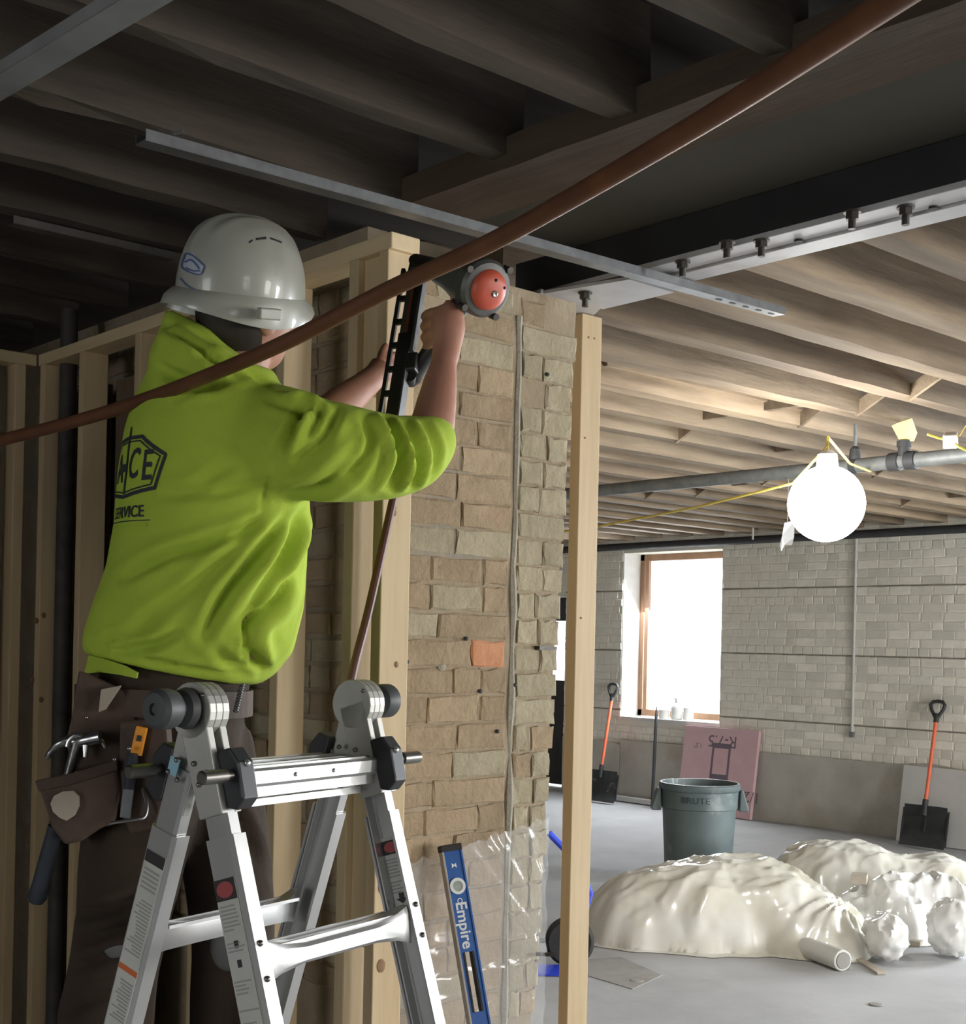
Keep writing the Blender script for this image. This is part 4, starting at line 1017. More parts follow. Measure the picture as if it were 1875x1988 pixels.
build('magazine_edge', MB().box(mg(ML * .27, .90), (MW * .12, .020, ML * .56), MR).box(mg(ML * .80, .83), (.004, .028, ML * .42), MR), M['galv'], r, bevel=.001)
build('magazine_latch', MB().box(mg(ML * .63, .99), (.026, .03, .045), MR), M['gun_black'], r, bevel=.004)
h0, h1, h2 = cap + ga * .085 - UP * .03, at(852, 655, 2.945), at(800, 735, 2.96)
build('gun_handle', MB().tube(smooth_path([h0, h1, h2, mg(ML * .70, .9)], 5), [.022] * 6 + [.019] * 5 + [.016] * 5, 14), M['gun_black'], r, smooth=True)
build('trigger', MB().box(h0 + ga * .05 - UP * .012, (.012, .02, .03)), M['gun_red'], r, bevel=.002)

# ------------------------------------------------------------------ the person
M['skin'] = mat('skin', (.36, .165, .11), (.43, .215, .15), 9, rough=.55, sub=.08, bump=.05, bscale=60)
M['hoodie'] = mat('hoodie', (.335, .45, .04), (.375, .50, .045), 5, rough=.92, bump=.12, bscale=160)
M['hoodie_seam'] = mat('hoodie_seam', (.33, .47, .03), rough=.95)
M['print_navy'] = mat('print_navy', (.02, .03, .035), rough=.8)
M['hair'] = mat('hair', (.014, .009, .006), (.024, .016, .011), 60, (1, 1, .2), rough=.7)
M['trousers'] = mat('trousers', (.030, .019, .012), (.048, .031, .020), 6, rough=.95, bump=.25, bscale=60)
M['boot'] = mat('boot', (.08, .05, .03), (.12, .075, .045), 8, rough=.7)
M['eye'] = mat('eye', (.7, .68, .65), rough=.2)

def ring(L, R_, d, bdep, n=36, e=.9, shift=0):
    A, B = at(L[0], L[1], d), at(R_[0], R_[1], d)
    c = (A + B) / 2; a = (B - A) / 2; out = []
    for i in range(n):
        t = 2 * math.pi * i / n; ct, st = math.cos(t), math.sin(t)
        cc = math.copysign(abs(ct) ** e, ct); ss = math.copysign(abs(st) ** e, st)
        out.append(c + a * cc + FWD * (bdep * ss) + RGT * (shift * ss))
    return out
def limb(pts, n=20, squash=None, k=5):
    P = smooth_path([Vector((*at(x, y, d), )) for x, y, d, r_ in pts], k)
    rs = []
    for i in range(len(pts) - 1):
        for j in range(k):
            t = j / k; t = t * t * (3 - 2 * t) * .5 + t * .5
            rs.append(pts[i][3] * (1 - t) + pts[i + 1][3] * t)
    rs.append(pts[-1][3])
    return MB().tube(P, rs, n, squash=squash)
def join(*mbs):
    b = MB()
    for m_ in mbs: b.add(m_.v, m_.f)
    return b
TD = 2.71
torso_rings = [((172, 1268), (498, 1330), .165, .0), ((166, 1250), (530, 1312), .172, 0), ((170, 1225), (568, 1268), .182, 0), ((190, 1168), (588, 1180), .19, 0), ((210, 1100), (597, 1095), .195, .02),
               ((221, 1030), (602, 1010), .20, .03), ((223, 960), (596, 940), .205, .05), ((229, 900), (590, 880), .21, .06), ((240, 835), (578, 820), .205, .06), ((258, 775), (558, 775), .185, .05),
               ((286, 722), (530, 742), .15, .03), ((306, 680), (500, 712), .122, 0), ((317, 640), (482, 694), .112, 0), ((326, 606), (470, 682), .105, 0)]
torso = MB().loft([ring(L, R_, TD, b_, shift=-s_) for L, R_, b_, s_ in torso_rings])
sleeve_r = limb([(430, 850, 2.74, .12), (530, 858, 2.60, .112), (630, 876, 2.55, .096), (715, 886, 2.59, .088), (785, 882, 2.645, .079), (822, 858, 2.685, .068), (822, 836, 2.70, .056)], 26)
sleeve_l = limb([(440, 850, 2.80, .10), (520, 845, 2.93, .095), (590, 838, 3.02, .075), (620, 822, 3.05, .06)], 22)
hood_back = MB().ball(at(358, 718, 2.66), (.068, .105, .095), Matrix((RGT, FWD, UP)).transposed())
hood_flap = limb([(330, 660, 2.60, .035), (370, 690, 2.565, .04), (430, 722, 2.56, .038), (490, 735, 2.585, .030), (520, 738, 2.64, .025)], 14)
hd = remesh(join(torso, sleeve_r, sleeve_l, hood_back, hood_flap), .0085, 8, .6)

def px_of(co):
    """numpy world points -> photo pixels"""
    d = co @ np.array(FWD); r_ = co @ np.array(RGT); z_ = co[:, 2] - H
    u0, v0 = r_ / d, z_ / d
    u = u0 * math.cos(ROLL) + v0 * math.sin(ROLL); v = -u0 * math.sin(ROLL) + v0 * math.cos(ROLL)
    return CX + F * u, CY - F * v, d
def crease(me, folds, maxd=None):
    n = len(me.vertices); co = np.empty(n * 3); me.vertices.foreach_get('co', co); co = co.reshape(-1, 3)
    no = np.empty(n * 3); me.vertex_normals.foreach_get('vector', no); no = no.reshape(-1, 3)
    X, Y, D = px_of(co); view = -co.copy(); view[:, 2] += H; view /= np.linalg.norm(view, axis=1)[:, None]
    face = np.clip((no * view).sum(1) * 2 + .15, 0, 1)
    if maxd: face = face * (D < maxd)
    disp = np.zeros(n)
    for pts_, amp, wd in folds:
        P = np.array([tuple(p) for p in smooth_path([(x, y, 0) for x, y in pts_], 8)])[:, :2]
        best = np.full(n, 1e9); sd = np.zeros(n); tt = np.zeros(n); m_ = len(P) - 1
        for i in range(m_):
            a, d_ = P[i], P[i + 1] - P[i]; L2 = (d_ ** 2).sum() + 1e-9
            t = np.clip(((X - a[0]) * d_[0] + (Y - a[1]) * d_[1]) / L2, 0, 1)
            dx, dy = X - a[0] - t * d_[0], Y - a[1] - t * d_[1]; q = np.hypot(dx, dy)
            s_ = np.sign(d_[0] * dy - d_[1] * dx)
            k = q < best; best[k] = q[k]; tt[k] = (i + t[k]) / m_; sd[k] = s_[k] * q[k]
        tap = np.sin(np.pi * np.clip(tt * .9 + .06, 0, 1)) ** .7
        w_ = best / wd
        disp += 1.8 * amp * tap * (np.exp(-w_ ** 2) - .45 * np.exp(-((np.abs(best) - 1.7 * wd) / wd) ** 2))
    rm = np.array([noise.noise(Vector(c) * 9) * .6 + noise.noise(Vector(c) * 21) * .4 for c in co]) * .0028
    co = co + no * (disp * face + rm)[:, None]
    me.vertices.foreach_set('co', co.ravel()); me.update(); return me
folds = [
    # from the armpit down over the side
    ([(520, 1005), (430, 1045), (320, 1080), (240, 1122)], -.012, 12), ([(500, 1020), (420, 1095), (320, 1178), (262, 1225)], -.010, 15),
    ([(552, 1010), (500, 1075), (440, 1150), (395, 1235)], -.016, 13), ([(585, 1000), (545, 1070), (500, 1150), (470, 1220)], -.014, 12),
    ([(567, 1020), (525, 1095), (478, 1180)], .012, 11), ([(602, 1000), (578, 1060), (556, 1120)], .010, 10), ([(470, 1035), (380, 1120), (300, 1200)], .007, 16),
    # over the lower hem
    ([(232, 1262), (290, 1254), (345, 1230)], -.012, 9), ([(205, 1240), (222, 1236), (240, 1240)], -.009, 7), ([(420, 1262), (450, 1290), (500, 1296)], -.008, 12), ([(485, 1262), (500, 1285), (515, 1300)], -.012, 11),
    ([(176, 1248), (260, 1274), (380, 1300), (505, 1312)], -.007, 6),
    # pocket edge
    ([(568, 1114), (535, 1165), (485, 1208), (478, 1250), (471, 1283)], -.010, 6), ([(576, 1140), (550, 1185), (510, 1225), (520, 1280)], .012, 16),
    # sleeve
    ([(655, 798), (630, 850), (575, 895)], -.010, 10), ([(704, 812), (720, 862), (680, 928)], -.011, 9), ([(732, 812), (757, 880), (732, 948)], .010, 9), ([(748, 812), (775, 890), (762, 950)], -.010, 8),
    ([(767, 822), (790, 892), (780, 948)], .009, 8), ([(785, 822), (806, 890), (800, 950)], -.009, 7), ([(805, 818), (828, 880), (820, 940)], .008, 7), ([(826, 822), (848, 870), (842, 920)], -.006, 7),
    ([(610, 785), (590, 830), (560, 890)], .010, 10), ([(585, 790), (568, 835), (540, 870)], -.009, 10), ([(700, 900), (640, 945), (560, 965)], -.009, 11), ([(675, 860), (610, 915), (540, 940)], .008, 12), ([(522, 925), (512, 965), (506, 1003)], -.006, 5),
    ([(606, 955), (640, 930), (690, 885)], -.007, 8),
    # hood and shoulders
    ([(320, 632), (380, 665), (420, 700), (470, 728)], -.012, 9), ([(300, 705), (350, 735), (420, 748)], -.010, 12), ([(385, 690), (420, 694), (445, 700)], -.006, 7), ([(478, 716), (505, 738), (520, 748)], -.008, 6),
    ([(345, 770), (400, 752), (455, 735)], -.006, 9), ([(555, 775), (600, 772), (640, 795)], .007, 9), ([(520, 775), (570, 790), (610, 800)], -.008, 9), ([(440, 905), (380, 945), (310, 960)], -.005, 12), ([(505, 935), (420, 955), (330, 962)], -.006, 11)]
hd = crease(hd, folds, 2.78)
hd = evaluated(hd, [('SMOOTH', dict(iterations=1, factor=.5))])
pc = at(340, 1400, 2.70); pc.z = 0
pr = thing('person', 'person in a lime hooded sweatshirt and white hard hat working on the ladder', 'person', pc)
def build_me(name, me, material, parent, **k):
    return build(name, me, material, parent, smooth=True, ang=None, loc=(0, 0, 0), **k)
ho = build_me('hooded_sweatshirt', hd, M['hoodie'], pr, label='lime yellow hooded sweatshirt with a dark shield print on the back')

# printing on the back, wrapped round the cloth
bv = BVHTree.FromPolygons([v.co.copy() for v in hd.vertices], [tuple(p.vertices) for p in hd.polygons])
cen = [(sum((at(*L, TD), at(*R_, TD)), Vector()) / 2) for L, R_, *_ in torso_rings]
RB = .205
def on_back(s_, z, lift=.0022):
    cs = sorted(cen, key=lambda p: p.z); zs = [p.z for p in cs]
    c = Vector([float(np.interp(z, zs, [p[i] for p in cs])) for i in range(3)])
    ph = math.radians(36) + s_ / RB
    d_ = -RGT * math.cos(ph) - FWD * math.sin(ph)
    hit = bv.ray_cast(c + d_ * .8, -d_)
    if hit[0] is None: return c + d_ * .2
    return hit[0] + hit[1] * lift
ZB = (at(300, 900, 2.55)).z
def ribbon(poly, wd, closed=True):
    P = [Vector((a, b_)) for a, b_ in poly]
    if closed: P.append(P[0])
    Q = []
    for a, b_ in zip(P, P[1:]):
        k = max(2, int((b_ - a).length / .006)); Q += [a.lerp(b_, i / k) for i in range(k)]
    Q.append(P[-1]); vs = []; 
    for i, q_ in enumerate(Q):
        t = (Q[min(i + 1, len(Q) - 1)] - Q[max(i - 1, 0)]).normalized(); nn = Vector((-t.y, t.x)) * wd / 2
        vs += [on_back(q_.x + nn.x, ZB + q_.y + nn.y), on_back(q_.x - nn.x, ZB + q_.y - nn.y)]
    return vs, [(2 * i, 2 * i + 1, 2 * i + 3, 2 * i + 2) for i in range(len(Q) - 1)]
hexo = [(0, .056), (.062, .054), (.142, .014), (.115, -.048), (0, -.060), (-.115, -.048), (-.142, .014), (-.062, .054)]
build('printed_shield', MB().add(*ribbon(hexo, .0075)), M['print_navy'], ho)
build('printed_shield', MB().add(*ribbon([(x * .90, y * .86) for x, y in hexo], .003)), M['print_navy'], ho)
build('printed_spire', MB().add(*ribbon([(0, .078), (0, -.055)], .008, False)), M['print_navy'], ho)
build('printed_spire', MB().add(*ribbon([(-.03, -.002), (.004, -.002)], .016, False)), M['print_navy'], ho)
def back_text(body, size, cs_, cz, kx=1.0, shear=0):
    vs, fs = text_mesh(body, size, 0, size * .014)
    build('lettering', MB().add([on_back(cs_ + v.x * kx + v.y * shear, ZB + cz + v.y) for v in vs], fs), M['print_navy'], ho)
back_text('A', .08, -.048, -.004, 1.0); back_text('C', .082, .038, .0, .85, .15); back_text('E', .082, .090, -.006, .85, .1)
back_text('SERVICE', .032, .02, -.092, 1.15)
build('lettering', MB().add(*ribbon([(-.06, -.109), (.105, -.109)], .002, False)), M['print_navy'], ho)
build('lettering', MB().add(*ribbon([(-.05, -.119), (.098, -.119)], .004, False)), M['hoodie_seam'], ho)

# tail of the lime shirt under the hem
tl = MB(); A_ = [at(x, y, d) for x, y, d in ((172, 1272, 2.60), (205, 1280, 2.555), (240, 1292, 2.535), (266, 1306, 2.53))]; B_ = [at(x, y, d) for x, y, d in ((163, 1308, 2.59), (195, 1305, 2.55), (232, 1310, 2.53), (264, 1317, 2.528))]
n_ = len(A_); A2 = [p + FWD * .012 for p in A_]; B2 = [p + FWD * .012 for p in B_]
tl.loft([[A_[i], B_[i], B2[i], A2[i]] for i in range(n_)])
build('shirt_tail', tl, M['hoodie'], pr, smooth=True)

# head
hcen = at(478, 612, 2.69)
hf = (RGT * .72 + FWD * .69 + UP * .20).normalized(); hs = UP.cross(hf).normalized()
hs = (hs + UP * .10).normalized(); hs = (hs - hf * hs.dot(hf)).normalized(); hu = hf.cross(hs)
def hp(x, y, z): return hcen + hf * x + hs * y + hu * z
def g(a, s_): return math.exp(-(a / s_) ** 2)
hb = MB().ball((0, 0, 0), (.098, .077, .118), nu=56, nv=44); vs = []
for x, y, z in hb.v:
    if z < -.02:
        k = min(1, (-.02 - z) / .098); y *= 1 - .30 * k
        if x < 0: x *= 1 - .35 * k
        else: x *= 1 + .12 * k
    if x > 0:
        x += .026 * g(y, .013) * g(z + .022 + .0, .020) + .010 * g(y, .010) * g(z - .004, .02)
        x -= .010 * (g(y - .032, .017) + g(y + .032, .017)) * g(z - .010, .014)
        x += .006 * g(y, .05) * g(z - .030, .012) + .007 * g(y, .022) * g(z + .062, .010) + .010 * g(y, .022) * g(z + .098, .018)
        x -= .004 * g(y, .02) * g(z + .063, .003)
    vs.append(hp(x, y, z))
head = MB().add(vs, hb.f)
ears = MB()
for sg in (-1, 1):
    ears.ball(hp(-.006, sg * .078, -.012), (.023, .010, .034), Matrix((hf, hs, hu)).transposed(), 16, 12)
    ears.ball(hp(-.014, sg * .086, -.006), (.012, .007, .024), Matrix((hf, hs, hu)).transposed(), 14, 10)
neck = MB().tube([hp(-.015, 0, -.06), hp(-.03, 0, -.10), at(415, 760, 2.71), at(405, 830, 2.71)], [.060, .062, .066, .10], 18)
core = MB().loft([ring((L[0] + 22, L[1]), (R_[0] - 22, R_[1]), TD, max(.05, b_ - .025), 28, shift=-s_) for L, R_, b_, s_ in torso_rings[:11]])
hips = MB().loft([ring(L, R_, 2.71, b_, 24) for L, R_, b_ in (((195, 1290), (460, 1310), .14), ((185, 1340), (450, 1350), .145), ((185, 1400), (440, 1410), .14), ((210, 1460), (420, 1460), .12))])
arm_r = limb([(470, 862, 2.62, .07), (600, 872, 2.56, .066), (720, 888, 2.60, .056), (812, 884, 2.665, .049), (836, 835, 2.705, .0465), (846, 790, 2.735, .0415), (853, 750, 2.765, .036), (861, 708, 2.795, .0275), (867, 675, 2.82, .030), (869, 640, 2.845, .037), (870, 608, 2.865, .034)], 22)
arm_l = limb([(450, 850, 2.82, .065), (560, 842, 2.98, .052), (625, 815, 3.06, .047), (665, 782, 3.09, .042), (705, 750, 3.12, .033), (728, 730, 3.14, .029), (742, 716, 3.155, .034)], 20)
fing = []
def finger(pts, r0, r1):
    n_ = len(pts); return limb([(x, y, d, r0 + (r1 - r0) * i / (n_ - 1)) for i, (x, y, d) in enumerate(pts)], 10, k=4)
for i, (y, ln) in enumerate(((600, 0), (620, 2), (641, 1), (660, -3))):
    fing.append(finger([(868, y + 4, 2.875), (850, y + 3, 2.905), (832 - ln, y + 8, 2.925), (824 - ln, y + 14, 2.945), (828, y + 18, 2.968), (842, y + 18, 2.972)], .0105, .0085))
fing.append(finger([(882, 650, 2.83), (887, 622, 2.85), (880, 598, 2.88), (866, 588, 2.90)], .0135, .0095))
for i, (dx, dy) in enumerate(((0, -10), (3, 4), (2, 17), (-4, 29))):
    fing.append(finger([(744 + dx * .3, 712 + dy * .6, 3.155), (758 + dx, 702 + dy, 3.175), (772 + dx, 699 + dy, 3.195), (784 + dx, 703 + dy, 3.205)], .0100, .0082))
fing.append(finger([(738, 706, 3.15), (742, 686, 3.165), (750, 670, 3.18)], .012, .0095))
leg_r = limb([(285, 1440, 2.66, .085), (262, 1600, 2.60, .075), (238, 1750, 2.57, .066), (222, 1880, 2.565, .058), (212, 2010, 2.565, .055), (232, 2130, 2.57, .045), (262, 2235, 2.575, .036)], 18)
leg_l = limb([(390, 1440, 2.79, .085), (415, 1600, 2.75, .075), (436, 1740, 2.72, .066), (444, 1850, 2.715, .058), (440, 1990, 2.73, .052), (432, 2110, 2.735, .043), (425, 2190, 2.735, .036)], 18)
bm_ = remesh(join(head, ears, neck, core, hips, arm_r, arm_l, leg_r, leg_l, *fing), .0048, 3, .45)
build_me('body', bm_, M['skin'], pr)
for sg in (-1, 1): build('eye', MB().ball(hp(.074, sg * .032, .008), .0125, nu=14, nv=10), M['eye'], pr, smooth=True)
hr = MB().ball((0, 0, 0), (.103, .0815, .121), nu=40, nv=30); keep = []
vs = [hp(x - .004, y, z) for x, y, z in hr.v]
for f in hr.f:
    c = sum((Vector(hr.v[i]) for i in f), Vector()) / len(f)
    if c.z > .045 or (c.x < -.012 and c.z > -.075) or (c.x < .012 and c.z > .0 ): keep.append(f)
hm = MB().add(vs, keep); build('hair', hm, M['hair'], pr, smooth=True)

# trousers and boots
t_hip = MB().loft([ring(L, R_, 2.705, b_, 30) for L, R_, b_ in (((176, 1276), (486, 1316), .150), ((168, 1330), (478, 1350), .160), ((164, 1400), (470, 1405), .165), ((170, 1470), (462, 1470), .155))])
t_r = limb([(282, 1440, 2.66, .105), (278, 1560, 2.62, .112), (255, 1680, 2.585, .100), (238, 1790, 2.565, .088), (222, 1880, 2.56, .085), (205, 1985, 2.56, .090), (215, 2080, 2.565, .080), (245, 2180, 2.57, .066), (258, 2220, 2.575, .06)], 24)
t_l = limb([(392, 1440, 2.79, .105), (425, 1590, 2.75, .098), (446, 1720, 2.72, .088), (452, 1830, 2.71, .083), (445, 1950, 2.72, .080), (436, 2070, 2.73, .072), (428, 2160, 2.735, .06)], 24)
tr = remesh(join(t_hip, t_r, t_l), .010, 6, .5)
tr = crease(tr, [([(330, 1470), (260, 1560), (180, 1600)], -.008, 14), ([(300, 1720), (230, 1760), (160, 1770)], -.012, 12), ([(310, 1790), (240, 1800), (165, 1830)], -.012, 10), ([(300, 1850), (220, 1850), (150, 1880)], -.010, 12), ([(420, 1540), (470, 1600), (500, 1680)], -.008, 12),
                ([(390, 1790), (450, 1800), (510, 1790)], -.008, 10), ([(280, 1930), (210, 1930), (130, 1960)], -.008, 12)])
tro = build_me('work_trousers', tr, M['trousers'], pr, label='dark brown work trousers')
M['knee_pad'] = mat('knee_pad', (.10, .10, .095), (.14, .14, .13), 10, rough=.6)
p = at(443, 1838, 2.632); build('knee_pad', MB().ball(p, (.036, .018, .048), Matrix((RGT, FWD, UP)).transposed()), M['knee_pad'], tro, smooth=True)
p = at(222, 1838, 2.485); build('knee_patch', MB().ball(p, (.020, .010, .022), Matrix((RGT, FWD, UP)).transposed()), M['knee_pad'], tro, smooth=True)
zr = RP('B', 0, RUNG_T[3]).z + .024
for c, nm in ((RP('B', 0, RUNG_T[3]) + U * .13, 'r'), (RP('B', 0, RUNG_T[3]) + U * .29, 'l')):
    b = MB(); rings = []
    for t, w0, h0_ in ((-.17, .030, .05), (-.15, .038, .085), (-.08, .040, .11), (-.02, .042, .085), (.05, .048, .060), (.09, .044, .045), (.115, .025, .03)):
        rings.append([c - (-NA) * t + U * (w0 * math.cos(a)) + UP * (zr - c.z + .004 + max(0, h0_ * (math.sin(a) * .5 + .5))) for a in np.linspace(0, 2 * math.pi, 16, endpoint=False)])
    b.loft(rings)
    build('boot', b, M['boot'], pr, smooth=True)

# ------------------------------------------------------------------ hard hat and glasses
M['hat_white'] = mat('hat_white', (.31, .31, .265), (.37, .37, .32), 2.5, rough=.32, coat=.3, c3=(.27, .26, .21), spot=(.6, .75), spot_scale=5)
M['hat_blue'] = mat('hat_blue', (.05, .09, .20), (.10, .14, .26), 30, rough=.5)
M['hat_label'] = mat('hat_label', (.40, .43, .50), rough=.5)
M['orange_plastic'] = mat('orange_plastic', (.95, .18, .03), rough=.4)
M['lens'] = mat('lens', (.9, .93, .95), rough=.05, alpha=.25, spec=.8)
hc = at(468, 577, 2.68)
qf = (RGT * .72 + FWD * .69).normalized(); qs = UP.cross(qf).normalized()
pit = math.radians(7); qf2 = (qf * math.cos(pit) + UP * math.sin(pit)); qu = qf2.cross(qs)
rl = math.radians(15); qs2 = qs * math.cos(rl) + qu * math.sin(rl); qu2 = qf2.cross(qs2)
def hq(x, y, z): return hc + qf2 * x + qs2 * y + qu2 * z
hat = thing('hard_hat', 'white hard hat with a blue printed badge worn by the person', 'hard hat', hc)
n_ = 56; rings = []
def dome(t, a, off=0):
    r_ = math.cos(t * math.pi / 2) ** .72; z = .154 * math.sin(t * math.pi / 2) ** .95
    x = math.cos(a) * .134 * r_; y = math.sin(a) * .116 * r_
    rid = 0
    if t > .25:   # three raised ribs front to back over the crown
        w_ = min(1, (t - .25) / .3)
        rid = .006 * w_ * (g(y, .014) + .6 * g(abs(y) - .036, .010))
    k = 1 + (rid + off) / .14
    return hq(x * k, y * k, z * (1 + (rid + off) / .16))
for t in np.linspace(0, 1, 26)[:-1]: rings.append([dome(t, 2 * math.pi * i / n_) for i in range(n_)])
rings.append([dome(.9995, 2 * math.pi * i / n_) for i in range(n_)])
shell = MB().loft(rings, caps=False); shell.f.append(tuple(len(shell.v) - n_ + i for i in range(n_)))
inner = [[hc + (p - hc) * .965 for p in rg] for rg in reversed(rings)]
so_ = build('hat_shell', shell, M['hat_white'], hat, smooth=True, ang=50)
def brim_r(a):
    c = math.cos(a); f_ = max(0, c) ** 3; bk = max(0, -c) ** 2
    return .006 + .022 * f_ + .026 * bk, -.012 - .036 * abs(math.sin(a)) ** 2 - .010 * bk
rr = []
for prof_ in ((.0, .010), (.35, .004), (.8, -.3), (1.0, -.95), (.97, -1.05), (.6, -.55), (.0, -.15)):
    rg = []
    for i in range(n_):
        a = 2 * math.pi * i / n_; ext, dz = brim_r(a)
        rg.append(hq(math.cos(a) * (.1335 + ext * prof_[0]), math.sin(a) * (.1155 + ext * prof_[0]), prof_[1] * -dz if prof_[1] < 0 else prof_[1]))
    rr.append(rg)
bm2 = MB().loft(rr, caps=False)
build('hat_brim', bm2, M['hat_white'], hat, smooth=True, ang=60)
build('hat_lining', MB().loft([[hq(math.cos(a) * .13 * k, math.sin(a) * .107 * k, z) for a in np.linspace(0, 2 * math.pi, 40, endpoint=False)] for k, z in ((1.0, .0), (.98, .05), (.8, .10))], caps=False), M['knob_grey'], hat, smooth=True)
hv_ = BVHTree.FromPolygons([Vector(p) for p in shell.v], shell.f)
def on_hat(x, y, lift=.0012):
    d_ = ray(x, y).normalized(); h_ = hv_.ray_cast(Vector((0, 0, H)), d_)
    return (h_[0] + h_[1] * lift * (1 if h_[1].dot(d_) < 0 else -1)) if h_[0] is not None else None
def hat_patch(name, poly, material, lift=.0012, label=None):
    P = [Vector((x, y, 0)) for x, y in poly]; vs = [on_hat(p.x, p.y, lift) for p in P]
    if any(v is None for v in vs): return
    c = sum(P, Vector()) / len(P); vc_ = on_hat(c.x, c.y, lift + .001)
    mid = [on_hat(*((p + c) / 2).xy, lift + .0006) for p in P]; n2 = len(P)
    fs = [(i, (i + 1) % n2, n2 + (i + 1) % n2, n2 + i) for i in range(n2)] + [(n2 + i, n2 + (i + 1) % n2, 2 * n2) for i in range(n2)]
    build(name, MB().add(vs + mid + [vc_], fs), material, so_ if name != 'vent' else hat, label=label)
def hat_line(name, pts_, wd, material):
    P = smooth_path([(x, y, 0) for x, y in pts_], 4); vs = []
    for i, p in enumerate(P):
        t = (P[min(i + 1, len(P) - 1)] - P[max(i - 1, 0)]).normalized(); nn = Vector((-t.y, t.x, 0)) * wd / 2
        a, b_ = on_hat(p.x + nn.x, p.y + nn.y, .002), on_hat(p.x - nn.x, p.y - nn.y, .002)
        if a is None or b_ is None: return
        vs += [a, b_]
    build(name, MB().add(vs, [(2 * i, 2 * i + 1, 2 * i + 3, 2 * i + 2) for i in range(len(P) - 1)]), material, so_)
badge = [(360, 487), (376, 491), (399, 517), (391, 536), (370, 532), (352, 516)]
hat_patch('badge', badge, M['hat_label'], label='pale blue badge on the hat')
hat_line('badge_print', [(362, 492), (376, 497), (398, 517)], 3, M['hat_blue']); hat_line('badge_print', [(398, 517), (390, 533), (372, 530)], 3, M['hat_blue']); hat_line('badge_print', [(372, 530), (354, 518), (362, 492)], 3, M['hat_blue'])
hat_line('badge_print', [(360, 510), (372, 505), (382, 514), (388, 523)], 4, M['hat_blue']); hat_line('badge_print', [(362, 520), (376, 526), (390, 526)], 3, M['hat_blue'])
hat_line('badge_print', [(351, 540), (365, 555), (384, 564)], 3, M['hat_blue'])
for v_ in (((483, 470), (490, 465), (491, 468), (484, 473)), ((496, 463), (516, 460), (517, 465), (497, 467)), ((524, 461), (546, 469), (547, 473), (525, 465))):
    hat_patch('vent', v_, M['hole_black'], .001)
p = at(524, 598, 2.555); p2 = on_hat(524, 590); p = p2 if p2 is not None else p
build('accessory_slot', MB().box(p - qu2 * .012 - FWD * .004, (.05, .014, .022), Matrix((qf2, qs2, qu2)).transposed()), M['hat_white'], hat, bevel=.003)
gl = thing('safety_glasses', 'clear safety glasses with an orange temple under the hat brim', 'glasses', hp(.05, -.08, .01))
hbv = BVHTree.FromPolygons([v.co.copy() for v in bm_.vertices], [tuple(p.vertices) for p in bm_.polygons])
def on_head(x, y, lift):
    h_ = hbv.ray_cast(Vector((0, 0, H)), ray(x, y).normalized()); return h_[0] - ray(x, y).normalized() * lift
build('temple_tip', MB().bar(on_head(539, 615, .012), on_head(549, 638, .010), .009, .005, up=-FWD), M['orange_plastic'], gl, label='orange end of the temple')
for sg in (-1, 1):
    build('temple', MB().bar(hp(-.015, sg * .089, .006), hp(.085, sg * .078, .012), .004, .011, up=hu), M['pipe_black'], gl)
    build('temple_tip', MB().bar(hp(.030, sg * .0905, .012), hp(.052, sg * .0885, .013), .006, .016, up=hu), M['orange_plastic'], gl, label='orange end of the temple')
    rg = []
    for z in (-.022, -.01, .006, .020):
        rg.append([hp(.118 - abs(y) * .30 - .012 * (abs(y) / .07) ** 3 - abs(z) * .15, sg * abs(y), z + .008) for y in np.linspace(.008, .074, 10)])
    lb_ = MB()
    vs = [p for q_ in rg for p in q_]; vs2 = [p + hf * .002 for p in vs]
    fs = [(i * 10 + j, i * 10 + j + 1, i * 10 + j + 11, i * 10 + j + 10) for i in range(3) for j in range(9)]
    lb_.add(vs + vs2, fs + [tuple(k + len(vs) for k in reversed(f)) for f in fs])
    build('lens', lb_, M['lens'], gl, smooth=True)

# ------------------------------------------------------------------ tool belt and what it carries
M['leather'] = mat('leather', (.055, .033, .022), (.085, .052, .036), 8, rough=.75, bump=.2, bscale=50, c3=(.04, .026, .018), spot=(.55, .7), spot_scale=5)
M['leather_pale'] = mat('leather_pale', (.30, .26, .21), (.36, .31, .25), 8, rough=.8)
M['tool_steel'] = mat('tool_steel', (.30, .30, .30), (.42, .42, .42), 10, rough=.25, metal=.9)
M['grip_navy'] = mat('grip_navy', (.018, .024, .034), (.028, .036, .048), 14, rough=.7)
M['knife_orange'] = mat('knife_orange', (.85, .32, .02), rough=.5)
tb = thing('tool_belt', 'brown leather tool belt with pouches hanging at the hip of the person', 'tool belt', at(200, 1400, 2.55))
rg = ring((160, 1352), (482, 1366), 2.705, .172, 40)
b = MB(); b.loft([[p + (p - pc).normalized() * 0 + UP * dz for p in [q_]] for q_ in rg for dz in (0,)], caps=False) if False else None
belt = MB(); cc = sum(rg, Vector()) / len(rg); R1 = []
for p in rg:
    o_ = (p - cc); o_.z = 0; o_.normalize(); R1.append((p, o_))
for lo, hi in ((0, 1),):
    n4 = len(R1); vs = []
    for p, o_ in R1: vs += [p - UP * .026, p - UP * .026 + o_ * .006, p + UP * .026 + o_ * .006, p + UP * .026]
    fs = []
    for i in range(n4):
        j = (i + 1) % n4
        for q_ in range(4): fs.append((i * 4 + q_, j * 4 + q_, j * 4 + (q_ + 1) % 4, i * 4 + (q_ + 1) % 4))
    belt.add(vs, fs)
build('belt_strap', belt, M['leather'], tb)
